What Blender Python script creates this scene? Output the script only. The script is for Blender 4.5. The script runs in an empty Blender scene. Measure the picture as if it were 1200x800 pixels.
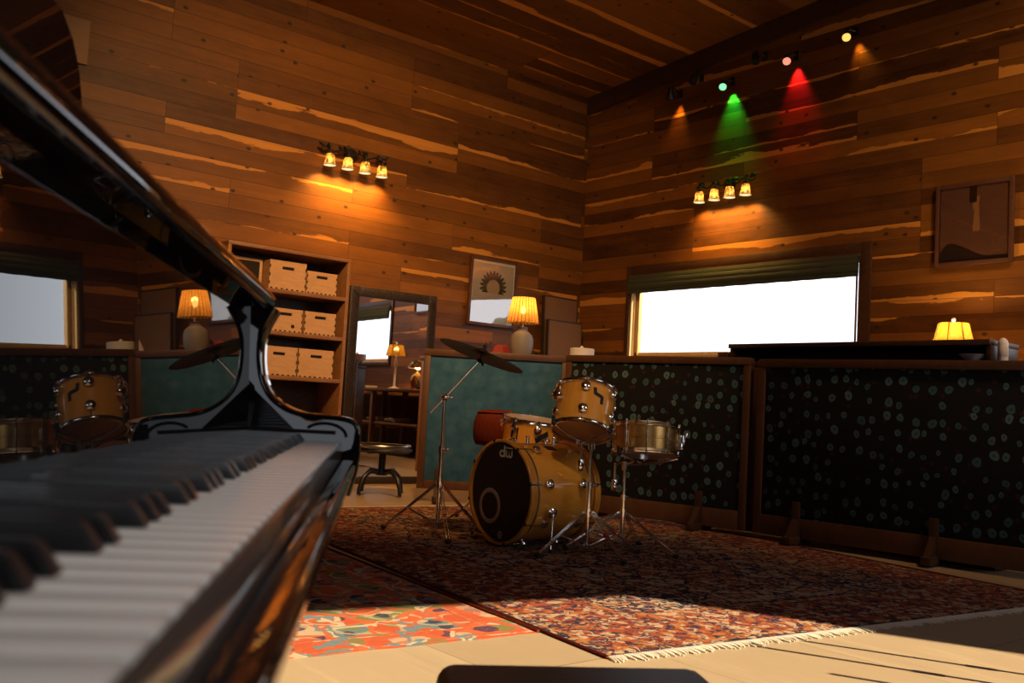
import bpy, bmesh, math, random
from mathutils import Vector, Matrix, Euler
random.seed(7)
C = bpy.context.scene.collection
PI = math.pi
rad = math.radians

# ------------------------------------------------------------------ camera
F = 1107.0
YAW, PIT, ROL = rad(39.634), rad(3.983), rad(3.213)
FW = Vector((math.sin(YAW)*math.cos(PIT), math.cos(YAW)*math.cos(PIT), math.sin(PIT)))
RT0 = Vector((math.cos(YAW), -math.sin(YAW), 0))
UP0 = RT0.cross(FW)
RT = RT0*math.cos(ROL) + UP0*math.sin(ROL)
UP = UP0*math.cos(ROL) - RT0*math.sin(ROL)
EYE = Vector((0, 0, 0.80))

def at(px, py, depth):
    """point seen at a pixel of the 1200x800 photograph, at a real distance"""
    return EYE + (RT*((px-600)/F) - UP*((py-400)/F) + FW)*depth

cam = bpy.data.cameras.new('camera')
cam.sensor_width = 36.0
cam.lens = 36.0*F/1200.0
cam.clip_start = 0.01
cam.clip_end = 300
cam.dof.use_dof = True
cam.dof.focus_distance = 5.6
cam.dof.aperture_fstop = 9
camo = bpy.data.objects.new('camera', cam)
M = Matrix((RT, UP, -FW)).transposed().to_4x4()
M.translation = EYE
camo.matrix_world = M
C.objects.link(camo)
sc = bpy.context.scene
sc.camera = camo
sc.view_settings.view_transform = 'Standard'
sc.view_settings.look = 'None'
sc.view_settings.exposure = 0.0
sc.view_settings.gamma = 1.0
sc.view_settings.use_curve_mapping = False
sc.cycles.use_denoising = True
sc.cycles.max_bounces = 9
sc.cycles.diffuse_bounces = 5
sc.cycles.glossy_bounces = 5
sc.cycles.transmission_bounces = 6
sc.cycles.transparent_max_bounces = 8
sc.cycles.caustics_reflective = False
sc.cycles.caustics_refractive = False
sc.cycles.sample_clamp_indirect = 4.0

# ------------------------------------------------------------------ mesh helpers
class G:
    def __init__(s, M=None):
        s.bm = bmesh.new(); s.M = M or Matrix.Identity(4)
    def v(s, co): return s.bm.verts.new(s.M @ Vector(co))
    def face(s, vs):
        try: return s.bm.faces.new(vs)
        except ValueError: return None
    def box(s, c, size, bev=0.0, rot=None, seg=2):
        t = bmesh.new(); bmesh.ops.create_cube(t, size=1.0)
        bmesh.ops.scale(t, vec=Vector(size), verts=t.verts)
        if bev > 0:
            bmesh.ops.bevel(t, geom=list(t.edges), offset=bev, segments=seg, affect='EDGES', profile=0.5)
        T = Matrix.Translation(Vector(c))
        if rot is not None: T = T @ rot.to_matrix().to_4x4()
        mp = {}
        for w in t.verts: mp[w] = s.v(T @ w.co)
        for f in t.faces: s.face([mp[w] for w in f.verts])
        t.free(); return s
    def b2(s, lo, hi, bev=0.0):
        c = [(a+b)/2 for a, b in zip(lo, hi)]; d = [abs(b-a) for a, b in zip(lo, hi)]
        return s.box(c, d, bev)
    def ring(s, c, x, y, r, n):
        return [s.v(c + x*(r*math.cos(2*PI*i/n)) + y*(r*math.sin(2*PI*i/n))) for i in range(n)]
    def bridge(s, a, b):
        n = len(a)
        for i in range(n): s.face([a[i], a[(i+1) % n], b[(i+1) % n], b[i]])
    def cyl(s, p0, p1, r0, r1=None, n=16):
        p0, p1 = Vector(p0), Vector(p1); r1 = r0 if r1 is None else r1
        z = (p1-p0).normalized(); x = z.orthogonal().normalized(); y = z.cross(x)
        a = s.ring(p0, x, y, r0, n); b = s.ring(p1, x, y, r1, n)
        s.bridge(a, b); s.face(a[::-1]); s.face(b); return s
    def tube(s, pts, r, n=10):
        pts = [Vector(p) for p in pts]; rs = r if isinstance(r, (list, tuple)) else [r]*len(pts)
        prev = None; last = None; x = None
        for i, p in enumerate(pts):
            d = (pts[min(i+1, len(pts)-1)] - pts[max(i-1, 0)]).normalized()
            x = d.orthogonal().normalized() if x is None else (x - d*x.dot(d)).normalized()
            y = d.cross(x); rg = s.ring(p, x, y, rs[i], n)
            if prev: s.bridge(prev, rg)
            else: s.face(rg[::-1])
            prev = rg
        s.face(prev); return s
    def lathe(s, prof, c=(0, 0, 0), T=None, n=32, close=False):
        """profile of (radius, z) turned round the local z axis"""
        T = T or Matrix.Identity(4); c = Vector(c); rings = []
        for r, z in prof:
            if r < 1e-6: rings.append([s.v(T @ (c + Vector((0, 0, z))))])
            else: rings.append([s.v(T @ (c + Vector((r*math.cos(2*PI*i/n), r*math.sin(2*PI*i/n), z)))) for i in range(n)])
        if close: rings.append(rings[0])
        for a, b in zip(rings, rings[1:]):
            if len(a) == 1 and len(b) == 1: continue
            for i in range(n):
                j = (i+1) % n
                if len(a) == 1: s.face([a[0], b[j], b[i]])
                elif len(b) == 1: s.face([a[i], a[j], b[0]])
                else: s.face([a[i], a[j], b[j], b[i]])
        return s
    def prism(s, pts, ext):
        ext = Vector(ext); a = [s.v(p) for p in pts]; b = [s.v(Vector(p)+ext) for p in pts]
        n = len(a); s.face(a[::-1]); s.face(b)
        for i in range(n): s.face([a[i], a[(i+1) % n], b[(i+1) % n], b[i]])
        return s
    def ball(s, c, r, sx=1, sy=1, sz=1, u=16, w=10):
        pr = [(r*math.sin(PI*i/w), -r*math.cos(PI*i/w)) for i in range(w+1)]
        T = Matrix.Translation(Vector(c)) @ Matrix.Diagonal((sx, sy, sz, 1))
        return s.lathe([(0 if i in (0, w) else a, b) for i, (a, b) in enumerate(pr)], T=T, n=u)

def obj(name, g, mat, parent=None, sharp=38):
    bm = g.bm
    bmesh.ops.remove_doubles(bm, verts=bm.verts, dist=1e-6)
    bmesh.ops.recalc_face_normals(bm, faces=bm.faces)
    me = bpy.data.meshes.new(name); bm.to_mesh(me); bm.free()
    me.polygons.foreach_set('use_smooth', [True]*len(me.polygons))
    me.set_sharp_from_angle(angle=rad(sharp))
    me.materials.append(mat)
    o = bpy.data.objects.new(name, me); C.objects.link(o)
    if parent: o.parent = parent
    return o
def tag(o, label=None, cat=None, group=None, kind=None):
    if label: o['label'] = label
    if cat: o['category'] = cat
    if group: o['group'] = group
    if kind: o['kind'] = kind
    return o
def thing(name, label, cat, loc=(0, 0, 0), rotz=0.0, group=None, mat=None):
    o = bpy.data.objects.new(name, None); C.objects.link(o)
    o.empty_display_size = 0.1
    if mat is not None: o.matrix_world = mat
    else: o.location = loc; o.rotation_euler = (0, 0, rotz)
    return tag(o, label, cat, group)
def struct(name, g, mat, sharp=38):
    return tag(obj(name, g, mat, None, sharp), kind='structure')
def dup(root, mat, label, group=None):
    r = root.copy(); C.objects.link(r); r.matrix_world = mat; r['label'] = label
    if group: r['group'] = group
    def go(a, b):
        for ch in list(a.children):
            c = ch.copy(); C.objects.link(c); c.parent = b; c.matrix_parent_inverse = ch.matrix_parent_inverse; go(ch, c)
    go(root, r); return r
def frame(z, y_hint, loc):
    """matrix whose local z runs along z and whose local y leans to y_hint"""
    z = Vector(z).normalized(); x = Vector(y_hint).cross(z).normalized(); y = z.cross(x)
    m = Matrix((x, y, z)).transposed().to_4x4(); m.translation = Vector(loc); return m

# ------------------------------------------------------------------ materials
def new_mat(name):
    m = bpy.data.materials.new(name); m.use_nodes = True
    nt = m.node_tree; nt.nodes.clear()
    out = nt.nodes.new('ShaderNodeOutputMaterial')
    return m, nt, out
class N:
    """small node-writing helper"""
    def __init__(s, nt): s.nt = nt
    def node(s, t, **k):
        n = s.nt.nodes.new(t)
        for a, b in k.items(): setattr(n, a, b)
        return n
    def put(s, sock, val):
        if hasattr(val, 'is_output'): s.nt.links.new(val, sock)
        else: sock.default_value = val
    def m(s, op, a, b=0.0, c=0.0, clamp=False):
        n = s.node('ShaderNodeMath', operation=op, use_clamp=clamp)
        for i, x in enumerate((a, b, c)): s.put(n.inputs[i], x)
        return n.outputs[0]
    def mix(s, f, a, b):
        n = s.node('ShaderNodeMix', data_type='RGBA')
        s.put(n.inputs[0], f); s.put(n.inputs[6], a); s.put(n.inputs[7], b); return n.outputs[2]
    def step(s, x, lo, hi):
        n = s.node('ShaderNodeMapRange', interpolation_type='SMOOTHSTEP')
        s.put(n.inputs[0], x); s.put(n.inputs[1], lo); s.put(n.inputs[2], hi); return n.outputs[0]
    def vec(s, x, y, z=0.0):
        n = s.node('ShaderNodeCombineXYZ')
        for i, q in enumerate((x, y, z)): s.put(n.inputs[i], q)
        return n.outputs[0]
    def sep(s, v):
        n = s.node('ShaderNodeSeparateXYZ'); s.put(n.inputs[0], v); return n.outputs
    def noise(s, v, scale, detail=2.0, rough=0.5, dim='3D', w=None):
        n = s.node('ShaderNodeTexNoise', noise_dimensions=dim)
        s.put(n.inputs['Vector'], v); n.inputs['Scale'].default_value = scale
        n.inputs['Detail'].default_value = detail; n.inputs['Roughness'].default_value = rough
        return n.outputs['Fac'], n.outputs['Color']
    def white(s, w):
        n = s.node('ShaderNodeTexWhiteNoise', noise_dimensions='1D'); s.put(n.inputs['W'], w); return n.outputs['Value']
    def voro(s, v, scale, rnd=1.0, feature='F1'):
        n = s.node('ShaderNodeTexVoronoi', feature=feature, voronoi_dimensions='2D')
        s.put(n.inputs['Vector'], v); n.inputs['Scale'].default_value = scale
        n.inputs['Randomness'].default_value = rnd; return n.outputs
    def ramp(s, f, stops, const=False):
        n = s.node('ShaderNodeValToRGB'); cr = n.color_ramp
        if const: cr.interpolation = 'CONSTANT'
        while len(cr.elements) < len(stops): cr.elements.new(0.5)
        for e, (p, c) in zip(cr.elements, stops): e.position = p; e.color = (*c, 1)
        s.put(n.inputs[0], f); return n.outputs[0]
    def bump(s, h, strength=0.3, dist=0.01):
        n = s.node('ShaderNodeBump'); n.inputs['Strength'].default_value = strength
        n.inputs['Distance'].default_value = dist; s.put(n.inputs['Height'], h); return n.outputs[0]
    def bsdf(s, out, color=(.8, .8, .8, 1), rough=.5, metal=0.0, coat=0.0, normal=None, ior=1.5, coat_rough=.05, spec=.5, sheen=0.0):
        b = s.node('ShaderNodeBsdfPrincipled')
        s.put(b.inputs['Base Color'], color); s.put(b.inputs['Roughness'], rough); s.put(b.inputs['Metallic'], metal)
        b.inputs['IOR'].default_value = ior; b.inputs['Coat Weight'].default_value = coat
        b.inputs['Coat Roughness'].default_value = coat_rough; b.inputs['Specular IOR Level'].default_value = spec
        b.inputs['Sheen Weight'].default_value = sheen
        if normal is not None: s.put(b.inputs['Normal'], normal)
        s.nt.links.new(b.outputs[0], out.inputs[0]); return b

def plain(name, col, rough=.5, metal=0.0, coat=0.0, vary=0.12, scale=30, bump=0.0, stretch=(1, 1, 1), spec=.5, sheen=0.0):
    m, nt, out = new_mat(name); n = N(nt)
    tc = n.node('ShaderNodeTexCoord').outputs['Object']
    mp = n.node('ShaderNodeMapping'); n.put(mp.inputs[0], tc); mp.inputs['Scale'].default_value = stretch
    f, _ = n.noise(mp.outputs[0], scale, 4, .6)
    lo = tuple(c*(1-vary) for c in col)+(1,); hi = tuple(min(1, c*(1+vary)) for c in col)+(1,)
    c = n.mix(f, lo, hi)
    n.bsdf(out, c, rough, metal, coat, n.bump(f, bump, .004) if bump else None, spec=spec, sheen=sheen); return m
def wood(name, dark, light, stretch=(1, 1, 14), scale=3.0, rough=.45, coat=0.0):
    m, nt, out = new_mat(name); n = N(nt)
    tc = n.node('ShaderNodeTexCoord').outputs['Object']
    mp = n.node('ShaderNodeMapping'); n.put(mp.inputs[0], tc); mp.inputs['Scale'].default_value = stretch
    f, _ = n.noise(mp.outputs[0], scale, 6, .62)
    f2, _ = n.noise(mp.outputs[0], scale*7, 3, .5)
    k = n.m('ADD', n.m('MULTIPLY', f, .75), n.m('MULTIPLY', f2, .25))
    c = n.ramp(k, [(.3, dark), (.7, light)])
    n.bsdf(out, c, rough, 0, coat, n.bump(f2, .08, .002)); return m
def glow(name, col, strength):
    m, nt, out = new_mat(name); n = N(nt)
    e = n.node('ShaderNodeEmission'); e.inputs[0].default_value = (*col, 1); e.inputs[1].default_value = strength
    nt.links.new(e.outputs[0], out.inputs[0]); return m
def shade_mat(name, col, trans=.1, pleats=0, body=.12, nscale=60, dark=.75):
    m, nt, out = new_mat(name); n = N(nt)
    tc = n.node('ShaderNodeTexCoord').outputs['Object']
    f, _ = n.noise(tc, nscale, 3, .6); f = n.step(f, .38, .58)
    c = n.mix(f, tuple(x*dark for x in col)+(1,), tuple(col)+(1,))
    if pleats:
        x, y, z = n.sep(tc); ang = n.m('ARCTAN2', y, x)
        w = n.m('SINE', n.m('MULTIPLY', ang, float(pleats)))
        c = n.mix(n.step(w, .55, .95), c, tuple(x*.3 for x in col)+(1,))
    d = n.node('ShaderNodeBsdfDiffuse'); t = n.node('ShaderNodeBsdfTranslucent'); tr = n.node('ShaderNodeBsdfTransparent')
    n.put(d.inputs[0], c); n.put(t.inputs[0], c); tr.inputs[0].default_value = (1, .8, .5, 1)
    a = n.node('ShaderNodeMixShader'); b = n.node('ShaderNodeMixShader')
    a.inputs[0].default_value = 1-body; nt.links.new(d.outputs[0], a.inputs[1]); nt.links.new(t.outputs[0], a.inputs[2])
    b.inputs[0].default_value = trans; nt.links.new(a.outputs[0], b.inputs[1]); nt.links.new(tr.outputs[0], b.inputs[2])
    nt.links.new(b.outputs[0], out.inputs[0]); return m

def planks(name, along, across, h, L, dark, mid, sap, sap_amt=.5, rough=.5, gapw=.004, wobble=2.3, knots=True, seed=0.0, stack=2.0):
    """horizontal cedar boards with sapwood streaks, knots and joints"""
    m, nt, out = new_mat(name); n = N(nt)
    P = n.sep(n.node('ShaderNodeNewGeometry').outputs['Position'])
    a, c = P[along], P[across]
    cr = n.m('DIVIDE', n.m('ADD', c, seed), h)
    row = n.m('FLOOR', cr); fr = n.m('FRACT', cr)
    off = n.m('MULTIPLY', n.m('FLOOR', n.m('MULTIPLY', n.white(n.m('ADD', n.m('FLOOR', n.m('DIVIDE', row, stack)), 3.7)), 4.0)), L*.25)
    ar = n.m('DIVIDE', n.m('ADD', n.m('ADD', a, off), 50.0), L)
    col = n.m('FLOOR', ar); fa = n.m('FRACT', ar)
    pid = n.m('ADD', n.m('MULTIPLY', row, 17.31), n.m('MULTIPLY', col, 5.77))
    r1 = n.white(pid); r2 = n.white(n.m('ADD', pid, 91.3))
    shift = n.m('MULTIPLY', r1, 30.0)
    v = n.vec(n.m('ADD', n.m('MULTIPLY', a, 1.0), shift), n.m('MULTIPLY', c, 26.0), shift)
    g1, _ = n.noise(v, 1.0, 5, .6)
    v2 = n.vec(n.m('ADD', n.m('MULTIPLY', a, .55), shift), n.m('MULTIPLY', c, 3.0), shift)
    g2, _ = n.noise(v2, 1.4, 5, .62)
    blot, _ = n.noise(n.vec(n.m('MULTIPLY', a, 1.3), n.m('MULTIPLY', c, 3.0), shift), 2.2, 4, .65)
    base = n.ramp(n.m('ADD', n.m('ADD', n.m('MULTIPLY', r1, .42), n.m('MULTIPLY', g1, .30)), n.m('MULTIPLY', blot, .34)), [(.25, dark), (.72, mid), (.92, tuple(x*1.5 for x in mid))])
    # sapwood creeping in from a board's lower edge, as wide as the board's own draw
    reach = n.m('MULTIPLY', n.m('SUBTRACT', r2, 1.0-sap_amt), 1.25)
    r3 = n.m('GREATER_THAN', n.white(n.m('ADD', pid, 41.9)), .5)
    fr2 = n.m('ADD', n.m('MULTIPLY', r3, fr), n.m('MULTIPLY', n.m('SUBTRACT', 1.0, r3), n.m('SUBTRACT', 1.0, fr)))
    wob = n.m('SUBTRACT', n.m('MULTIPLY', n.m('SUBTRACT', g2, .5), wobble), .10)
    s = n.step(n.m('SUBTRACT', n.m('ADD', reach, wob), fr2), -.02, .03)
    s = n.m('MULTIPLY', s, n.m('GREATER_THAN', r2, 1.0-sap_amt))
    sapc = n.mix(g1, tuple(x*.7 for x in sap)+(1,), tuple(x*1.25 for x in sap)+(1,))
    cc = n.mix(s, base, sapc)
    if knots:
        kv = n.vec(n.m('ADD', a, shift), n.m('MULTIPLY', c, 1.5), 0.0)
        d = n.voro(kv, 1.9)['Distance']
        kk = n.m('SUBTRACT', 1.0, n.step(d, .025, .06))
        cc = n.mix(n.m('MULTIPLY', kk, .85), cc, (.018, .010, .006, 1))
    gap = n.m('MAXIMUM', n.m('LESS_THAN', fr, gapw/h), n.m('LESS_THAN', fa, .0016))
    cc = n.mix(n.m('MULTIPLY', gap, .8), cc, (.010, .006, .004, 1))
    hgt = n.m('SUBTRACT', n.m('MULTIPLY', g1, .15), gap)
    n.bsdf(out, cc, rough, 0, 0, n.bump(hgt, .35, .006), spec=.35); return m

WALLD, WALLM, SAP = (.042, .014, .003), (.205, .078, .011), (.50, .22, .040)
M_wallA = planks('cedar_back_wall', 0, 2, .135, 2.45, WALLD, WALLM, SAP, .45, seed=.02)
M_wallB = planks('cedar_right_wall', 1, 2, .135, 2.45, WALLD, WALLM, SAP, .42, seed=3.11)
M_ceil = planks('cedar_ceiling', 0, 1, .24, 4.8, (.080, .031, .008), (.25, .105, .020), (.66, .30, .06), .62, wobble=.9, seed=1.3)
M_floor = planks('maple_floor', 1, 0, .62, 2.4, (.335, .245, .155), (.395, .295, .19), (.40, .30, .195), .2, rough=.42, gapw=.0022, knots=False)
M_trim = wood('window_trim_wood', (.42, .27, .12), (.60, .42, .20), (8, 8, 1))
M_darktrim = wood('dark_window_trim', (.035, .016, .008), (.07, .03, .013), (3, 3, 9))
M_gloss = plain('black_piano_lacquer', (.006, .006, .007), .014, 0, 0, .1, 8, spec=.40)
M_satin = plain('satin_black_metal', (.012, .012, .013), .35, 0, 0, .2)
M_blackleather = plain('black_leather', (.010, .008, .009), .45, 0, 0, .3, 140, .25)
M_ivory = plain('white_key_acrylic', (.74, .70, .67), .16, 0, .3, .04, 6)
M_ebony = plain('black_key_satin', (.012, .011, .012), .28, 0, .2, .1)
M_strip = plain('grey_brown_key_shade', (.085, .066, .058), .16, 0, .5, .1, 8)
M_felt = plain('dark_felt', (.012, .006, .006), .95)
M_brass = plain('brass', (.65, .42, .14), .25, 1)
M_chrome = plain('chrome', (.93, .91, .89), .13, 1, 0, .05, 8)
M_steel = plain('brushed_steel', (.45, .44, .43), .28, 1, 0, .1)
M_rubber = plain('black_rubber', (.012, .012, .012), .8)
M_maple = wood('amber_drum_lacquer', (.74, .28, .030), (.94, .43, .065), (1, 1, .12), 9.0, .22, .6)
M_hoopwood = wood('amber_hoop_wood', (.60, .23, .030), (.80, .35, .055), (2, 2, 6), 5.0, .28, .4)
M_blackhead = plain('black_drum_head', (.008, .008, .009), .42, 0, 0, .2, 60)
M_clearhead = plain('smoky_brown_drum_head', (.48, .20, .09), .3, 0, .4, .15, 10)
M_coated = plain('coated_white_drum_head', (.46, .36, .30), .55, 0, 0, .1, 50)
M_grey = plain('pale_grey_print', (.42, .38, .36), .6)
M_ringp = plain('tan_port_ring', (.36, .24, .18), .5)
M_tape = plain('black_cloth_tape', (.010, .010, .011), .7)
M_redtape = plain('red_tape', (.5, .03, .03), .5)
M_snarebrass = plain('bronze_snare_shell', (.66, .38, .12), .27, .85, 0, .15, 8)
M_cymbal = plain('dark_bronze_cymbal', (.055, .038, .024), .42, 1, 0, .35, 12, .1)
M_rust = plain('rust_red_velvet', (.14, .022, .010), .9, 0, 0, .45, 40, .6, spec=.15)
M_gobowood = wood('gobo_frame_wood', (.058, .023, .010), (.110, .045, .018), (3, 3, 1), 4.0, .5)
M_booth = wood('dark_brown_furniture', (.030, .014, .008), (.065, .030, .016), (3, 9, 9), 4.0, .4)
M_shelfw = wood('bookcase_wood', (.17, .075, .026), (.30, .14, .052), (2, 9, 9), 3.0, .5)
M_crate = wood('plywood_crate', (.42, .235, .105), (.56, .335, .16), (3, 3, 14), 2.5, .55)
M_darkvoid = plain('dark_cutout', (.008, .006, .005), .9)
M_mframe = plain('carved_dark_frame', (.022, .012, .009), .55, 0, 0, .5, 90, .8)
M_pframe = wood('picture_frame_wood', (.060, .024, .016), (.10, .042, .026), (4, 4, 9), 4.0, .4)
M_ceramic = plain('speckled_grey_ceramic', (.21, .19, .18), .55, 0, 0, .45, 160, .15)
M_blind = plain('dark_green_blind', (.030, .040, .024), .9, 0, 0, .35, 9, .3, (1, .6, 7))
M_white = plain('white_plastic', (.72, .70, .70), .4)
M_paper = plain('white_paper', (.62, .58, .52), .8)
M_redshade = plain('red_lamp_glass', (.22, .018, .018), .5)
M_boardbrown = plain('brown_acoustic_board', (.135, .066, .032), .9, 0, 0, .3, 40, .2)
M_tanpatch = wood('pale_tan_patch', (.27, .165, .085), (.33, .21, .115), (1, 9, 9), 2.0, .7)
M_iron = plain('black_wrought_iron', (.010, .009, .008), .5, .3)
M_cord = plain('cream_fabric', (.72, .66, .56), .8)
M_bulb = glow('lit_bulb', (1, .62, .25), 30)
M_tree = plain('hazy_tree_leaves', (.16, .19, .15), .9, 0, 0, .5, 2)
M_bark = plain('grey_bark', (.10, .08, .06), .9)
M_ground = plain('dry_grass_field', (.20, .19, .10), .95, 0, 0, .3, .3)

# ------------------------------------------------------------------ the room
XB, YA, XL, YF = 7.63, 8.0, -3.2, -2.5
SL = 0.085                                    # the roof climbs away from the back wall
def zc(y): return 4.51 + SL*(YA-y)
T = .16
ZT = 5.6
def holed(axis, val, thick, lo, hi, holes):
    """a wall slab with rectangular openings: (a0, a1, z0, z1) along the wall"""
    g = G(); cuts = sorted({lo, hi, *[q for h in holes for q in h[:2]]})
    def add(a0, a1, z0, z1):
        if axis == 'x': g.b2((val, a0, z0), (val+thick, a1, z1))
        else: g.b2((a0, val, z0), (a1, val+thick, z1))
    for a0, a1 in zip(cuts, cuts[1:]):
        hs = [h for h in holes if h[0] <= a0 and h[1] >= a1]
        if hs:
            z0, z1 = hs[0][2], hs[0][3]; add(a0, a1, 0, z0); add(a0, a1, z1, ZT)
        else: add(a0, a1, 0, ZT)
    return g
WB1, WB2 = (4.43, 7.19, 1.42, 2.33), (-1.0, 2.30, 1.42, 2.33)
WF, WG = (3.15, 5.70, 2.35, 5.08), (-2.0, .1, .85, 2.15)
struct('wall_back', holed('y', YA, T, XL-T, XB+T, []), M_wallA)
struct('wall_right', holed('x', XB, T, YF, YA, [WB1, WB2]), M_wallB)
struct('wall_front', holed('y', YF-T, T, XL-T, XB+T, [WG, WF]), M_wallA)
g = G(); g.prism([(3.15, YF-T, 5.08), (5.70, YF-T, 4.56), (5.70, YF-T, 5.08)], (0, T, 0)); struct('sun_wedge', g, M_wallA)  # unseen filler added so the sun patch gets a sloping top edge
struct('wall_left', holed('x', XL-T, T, YF, YA, []), M_wallB)
g = G(); g.b2((XL-T, YF-T, -.12), (XB+T, YA+T, 0)); struct('floor', g, M_floor)
g = G()
g.prism([(XL-T, YF-T, zc(YF-T)), (XL-T, YA+T, zc(YA+T)), (XL-T, YA+T, zc(YA+T)+.15), (XL-T, YF-T, zc(YF-T)+.15)], (XB-XL+2*T, 0, 0))
struct('ceiling', g, M_ceil)
g = G()                                        # ledger board where the roof meets the right-hand wall
g.prism([(XB-.05, YF, zc(YF)-.20), (XB-.05, YA, zc(YA)-.20), (XB-.05, YA, zc(YA)), (XB-.05, YF, zc(YF))], (.05, 0, 0))
struct('trim_1', g, M_darktrim)
g = G(); g.b2((XL, YA-.018, 0), (XB, YA, .12), .004); struct('baseboard_back', g, M_darktrim)
g = G(); g.b2((XB-.018, YF, 0), (XB, YA, .12), .004); struct('baseboard_right', g, M_darktrim)

def glass_mat():
    m, nt, out = new_mat('window_glass'); n = N(nt)
    t = n.node('ShaderNodeBsdfTransparent'); gl = n.node('ShaderNodeBsdfGlossy'); gl.inputs['Roughness'].default_value = .02
    mx = n.node('ShaderNodeMixShader'); mx.inputs[0].default_value = .05
    nt.links.new(t.outputs[0], mx.inputs[1]); nt.links.new(gl.outputs[0], mx.inputs[2]); nt.links.new(mx.outputs[0], out.inputs[0]); return m
M_glass = glass_mat()
def window_B(name, w, blind_label):
    y0, y1, z0, z1 = w
    r = tag(bpy.data.objects.new(name, None), kind='structure'); C.objects.link(r); r.location = (XB, (y0+y1)/2, z0)
    cy, hh = (y1-y0)/2, z1-z0
    g = G(); d0, d1 = -.005, T
    for s in (-1, 1): g.b2((d0, s*cy-.018*(s > 0), 0), (d1, s*cy+.018*(s < 0), hh))
    g.b2((d0, -cy, hh-.018), (d1, cy, hh)); g.b2((d0, -cy, 0), (d1, cy, .018)); obj('window_jamb', g, M_trim, r)
    g = G()
    for s in (-1, 1):
        g.b2((.07, s*(cy-.018)-.05*(s > 0), .018), (.12, s*(cy-.018)+.05*(s < 0), hh-.018), .004)
        g.b2((.05, s*(cy-.07)-.014*(s > 0), .03), (.07, s*(cy-.07)+.014*(s < 0), hh-.03), .003)
    g.b2((.07, -cy, .018), (.12, cy, .06), .004); g.b2((.07, -cy, hh-.06), (.12, cy, hh-.018), .004); obj('window_sash', g, M_trim, r)
    g = G(); g.b2((.092, -cy+.05, .05), (.098, cy-.05, hh-.05)); obj('window_pane', g, M_glass, r)
    g = G()                                   # flat dark casing boards on the wall
    g.b2((-.022, -cy-.10, -.02), (0, -cy, hh+.10), .003); g.b2((-.022, cy, -.02), (0, cy+.06, hh+.10), .003)
    g.b2((-.022, -cy, hh), (0, cy, hh+.10), .003); g.b2((-.03, -cy-.10, -.06), (0, cy+.06, 0), .003); obj('window_casing', g, M_darktrim, r)
    b = thing('roman_blind', blind_label, 'blind', (XB-.035, (y0+y1)/2, z1-.20))
    g = G()
    for k, (zz, dx) in enumerate(((.0, .020), (.045, .030), (.09, .024), (.135, .012))):
        pts = []
        prof = [(-dx, zz+.055), (-dx-.012, zz+.02), (-dx-.004, zz-.012), (-.006, zz-.004), (-.002, zz+.055)]
        rows = []
        for i in range(41):
            y = -cy+.005 + (2*cy-.01)*i/40; wv = .002*math.sin(i*1.7+k)
            rows.append([g.v((x+wv*.6, y, z+wv)) for x, z in prof])
        for a, c in zip(rows, rows[1:]):
            for i in range(4): g.face([a[i], a[i+1], c[i+1], c[i]])
    obj('folded_cloth', g, M_blind, b, 60)
    g = G(); g.b2((-.012, -cy, .17), (.03, cy, .20), .004); obj('head_rail', g, M_darktrim, b)
    return r
window_B('window_1', WB1, 'dark green roman blind folded up above the wide window on the right wall')
window_B('window_2', WB2, 'dark green roman blind seen only as a reflection in the tall mirror')
def plain_window(name, axis, w, val):
    a0, a1, z0, z1 = w; g = G()
    def add(p0, p1, q0, q1):
        if axis == 'y': g.b2((p0, val-.05, q0), (p1, val, q1), .004)
        else: g.b2((val-.05, p0, q0), (val, p1, q1), .004)
    add(a0, a0+.05, z0, z1); add(a1-.05, a1, z0, z1); add(a0, a1, z0, z0+.05); add(a0, a1, z1-.05, z1)
    struct(name, g, M_trim)
plain_window('window_3', 'y', WF, YF-.06)
plain_window('window_4', 'y', WG, YF-.06)
g = G(); g.b2((XB+T, -90, -.30), (130, 90, -.25)); struct('ground_outside', g, M_ground)

# ------------------------------------------------------------------ grand piano (frame: x along the keys to the treble, y away from the player)
PM = Matrix.Rotation(rad(90-31.95), 4, 'Z')
PB = Vector((.75, .80, 0))                      # base point inside the piano frame
piano = thing('grand_piano', 'glossy black grand piano with open keyboard at the near left', 'piano', mat=Matrix.Translation(PM @ PB) @ PM)
PT = Matrix.Translation(-PB)
def GP(): return G(PT)
def pobj(name, g, mat, sharp=38): return obj(name, g, mat, piano, sharp)
U0, U1 = .137, 1.359
KW = (U1-U0)/52
wk = ['A', 'B', 'C', 'D', 'E', 'F', 'G']
for i in range(52):
    g = GP(); u = U0+KW*i
    g.b2((u+.0006, .053, .712), (u+KW-.0006, .20, .738), .0013); pobj('white_key', g, M_ivory)
for i in range(51):
    if wk[i % 7] in 'ACDFG':
        g = GP(); u = U0+KW*(i+1)
        a = [(u-.0055, .098, .738), (u+.0055, .098, .738), (u+.0055, .20, .738), (u-.0055, .20, .738)]
        b = [(u-.0044, .106, .7495), (u+.0044, .106, .7495), (u+.0044, .20, .7495), (u-.0044, .20, .7495)]
        va, vb = [g.v(p) for p in a], [g.v(p) for p in b]
        g.face(va[::-1]); g.face(vb); g.bridge(va, vb)
        bmesh.ops.bevel(g.bm, geom=list(g.bm.edges), offset=.0012, segments=2, affect='EDGES'); pobj('black_key', g, M_ebony)
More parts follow.
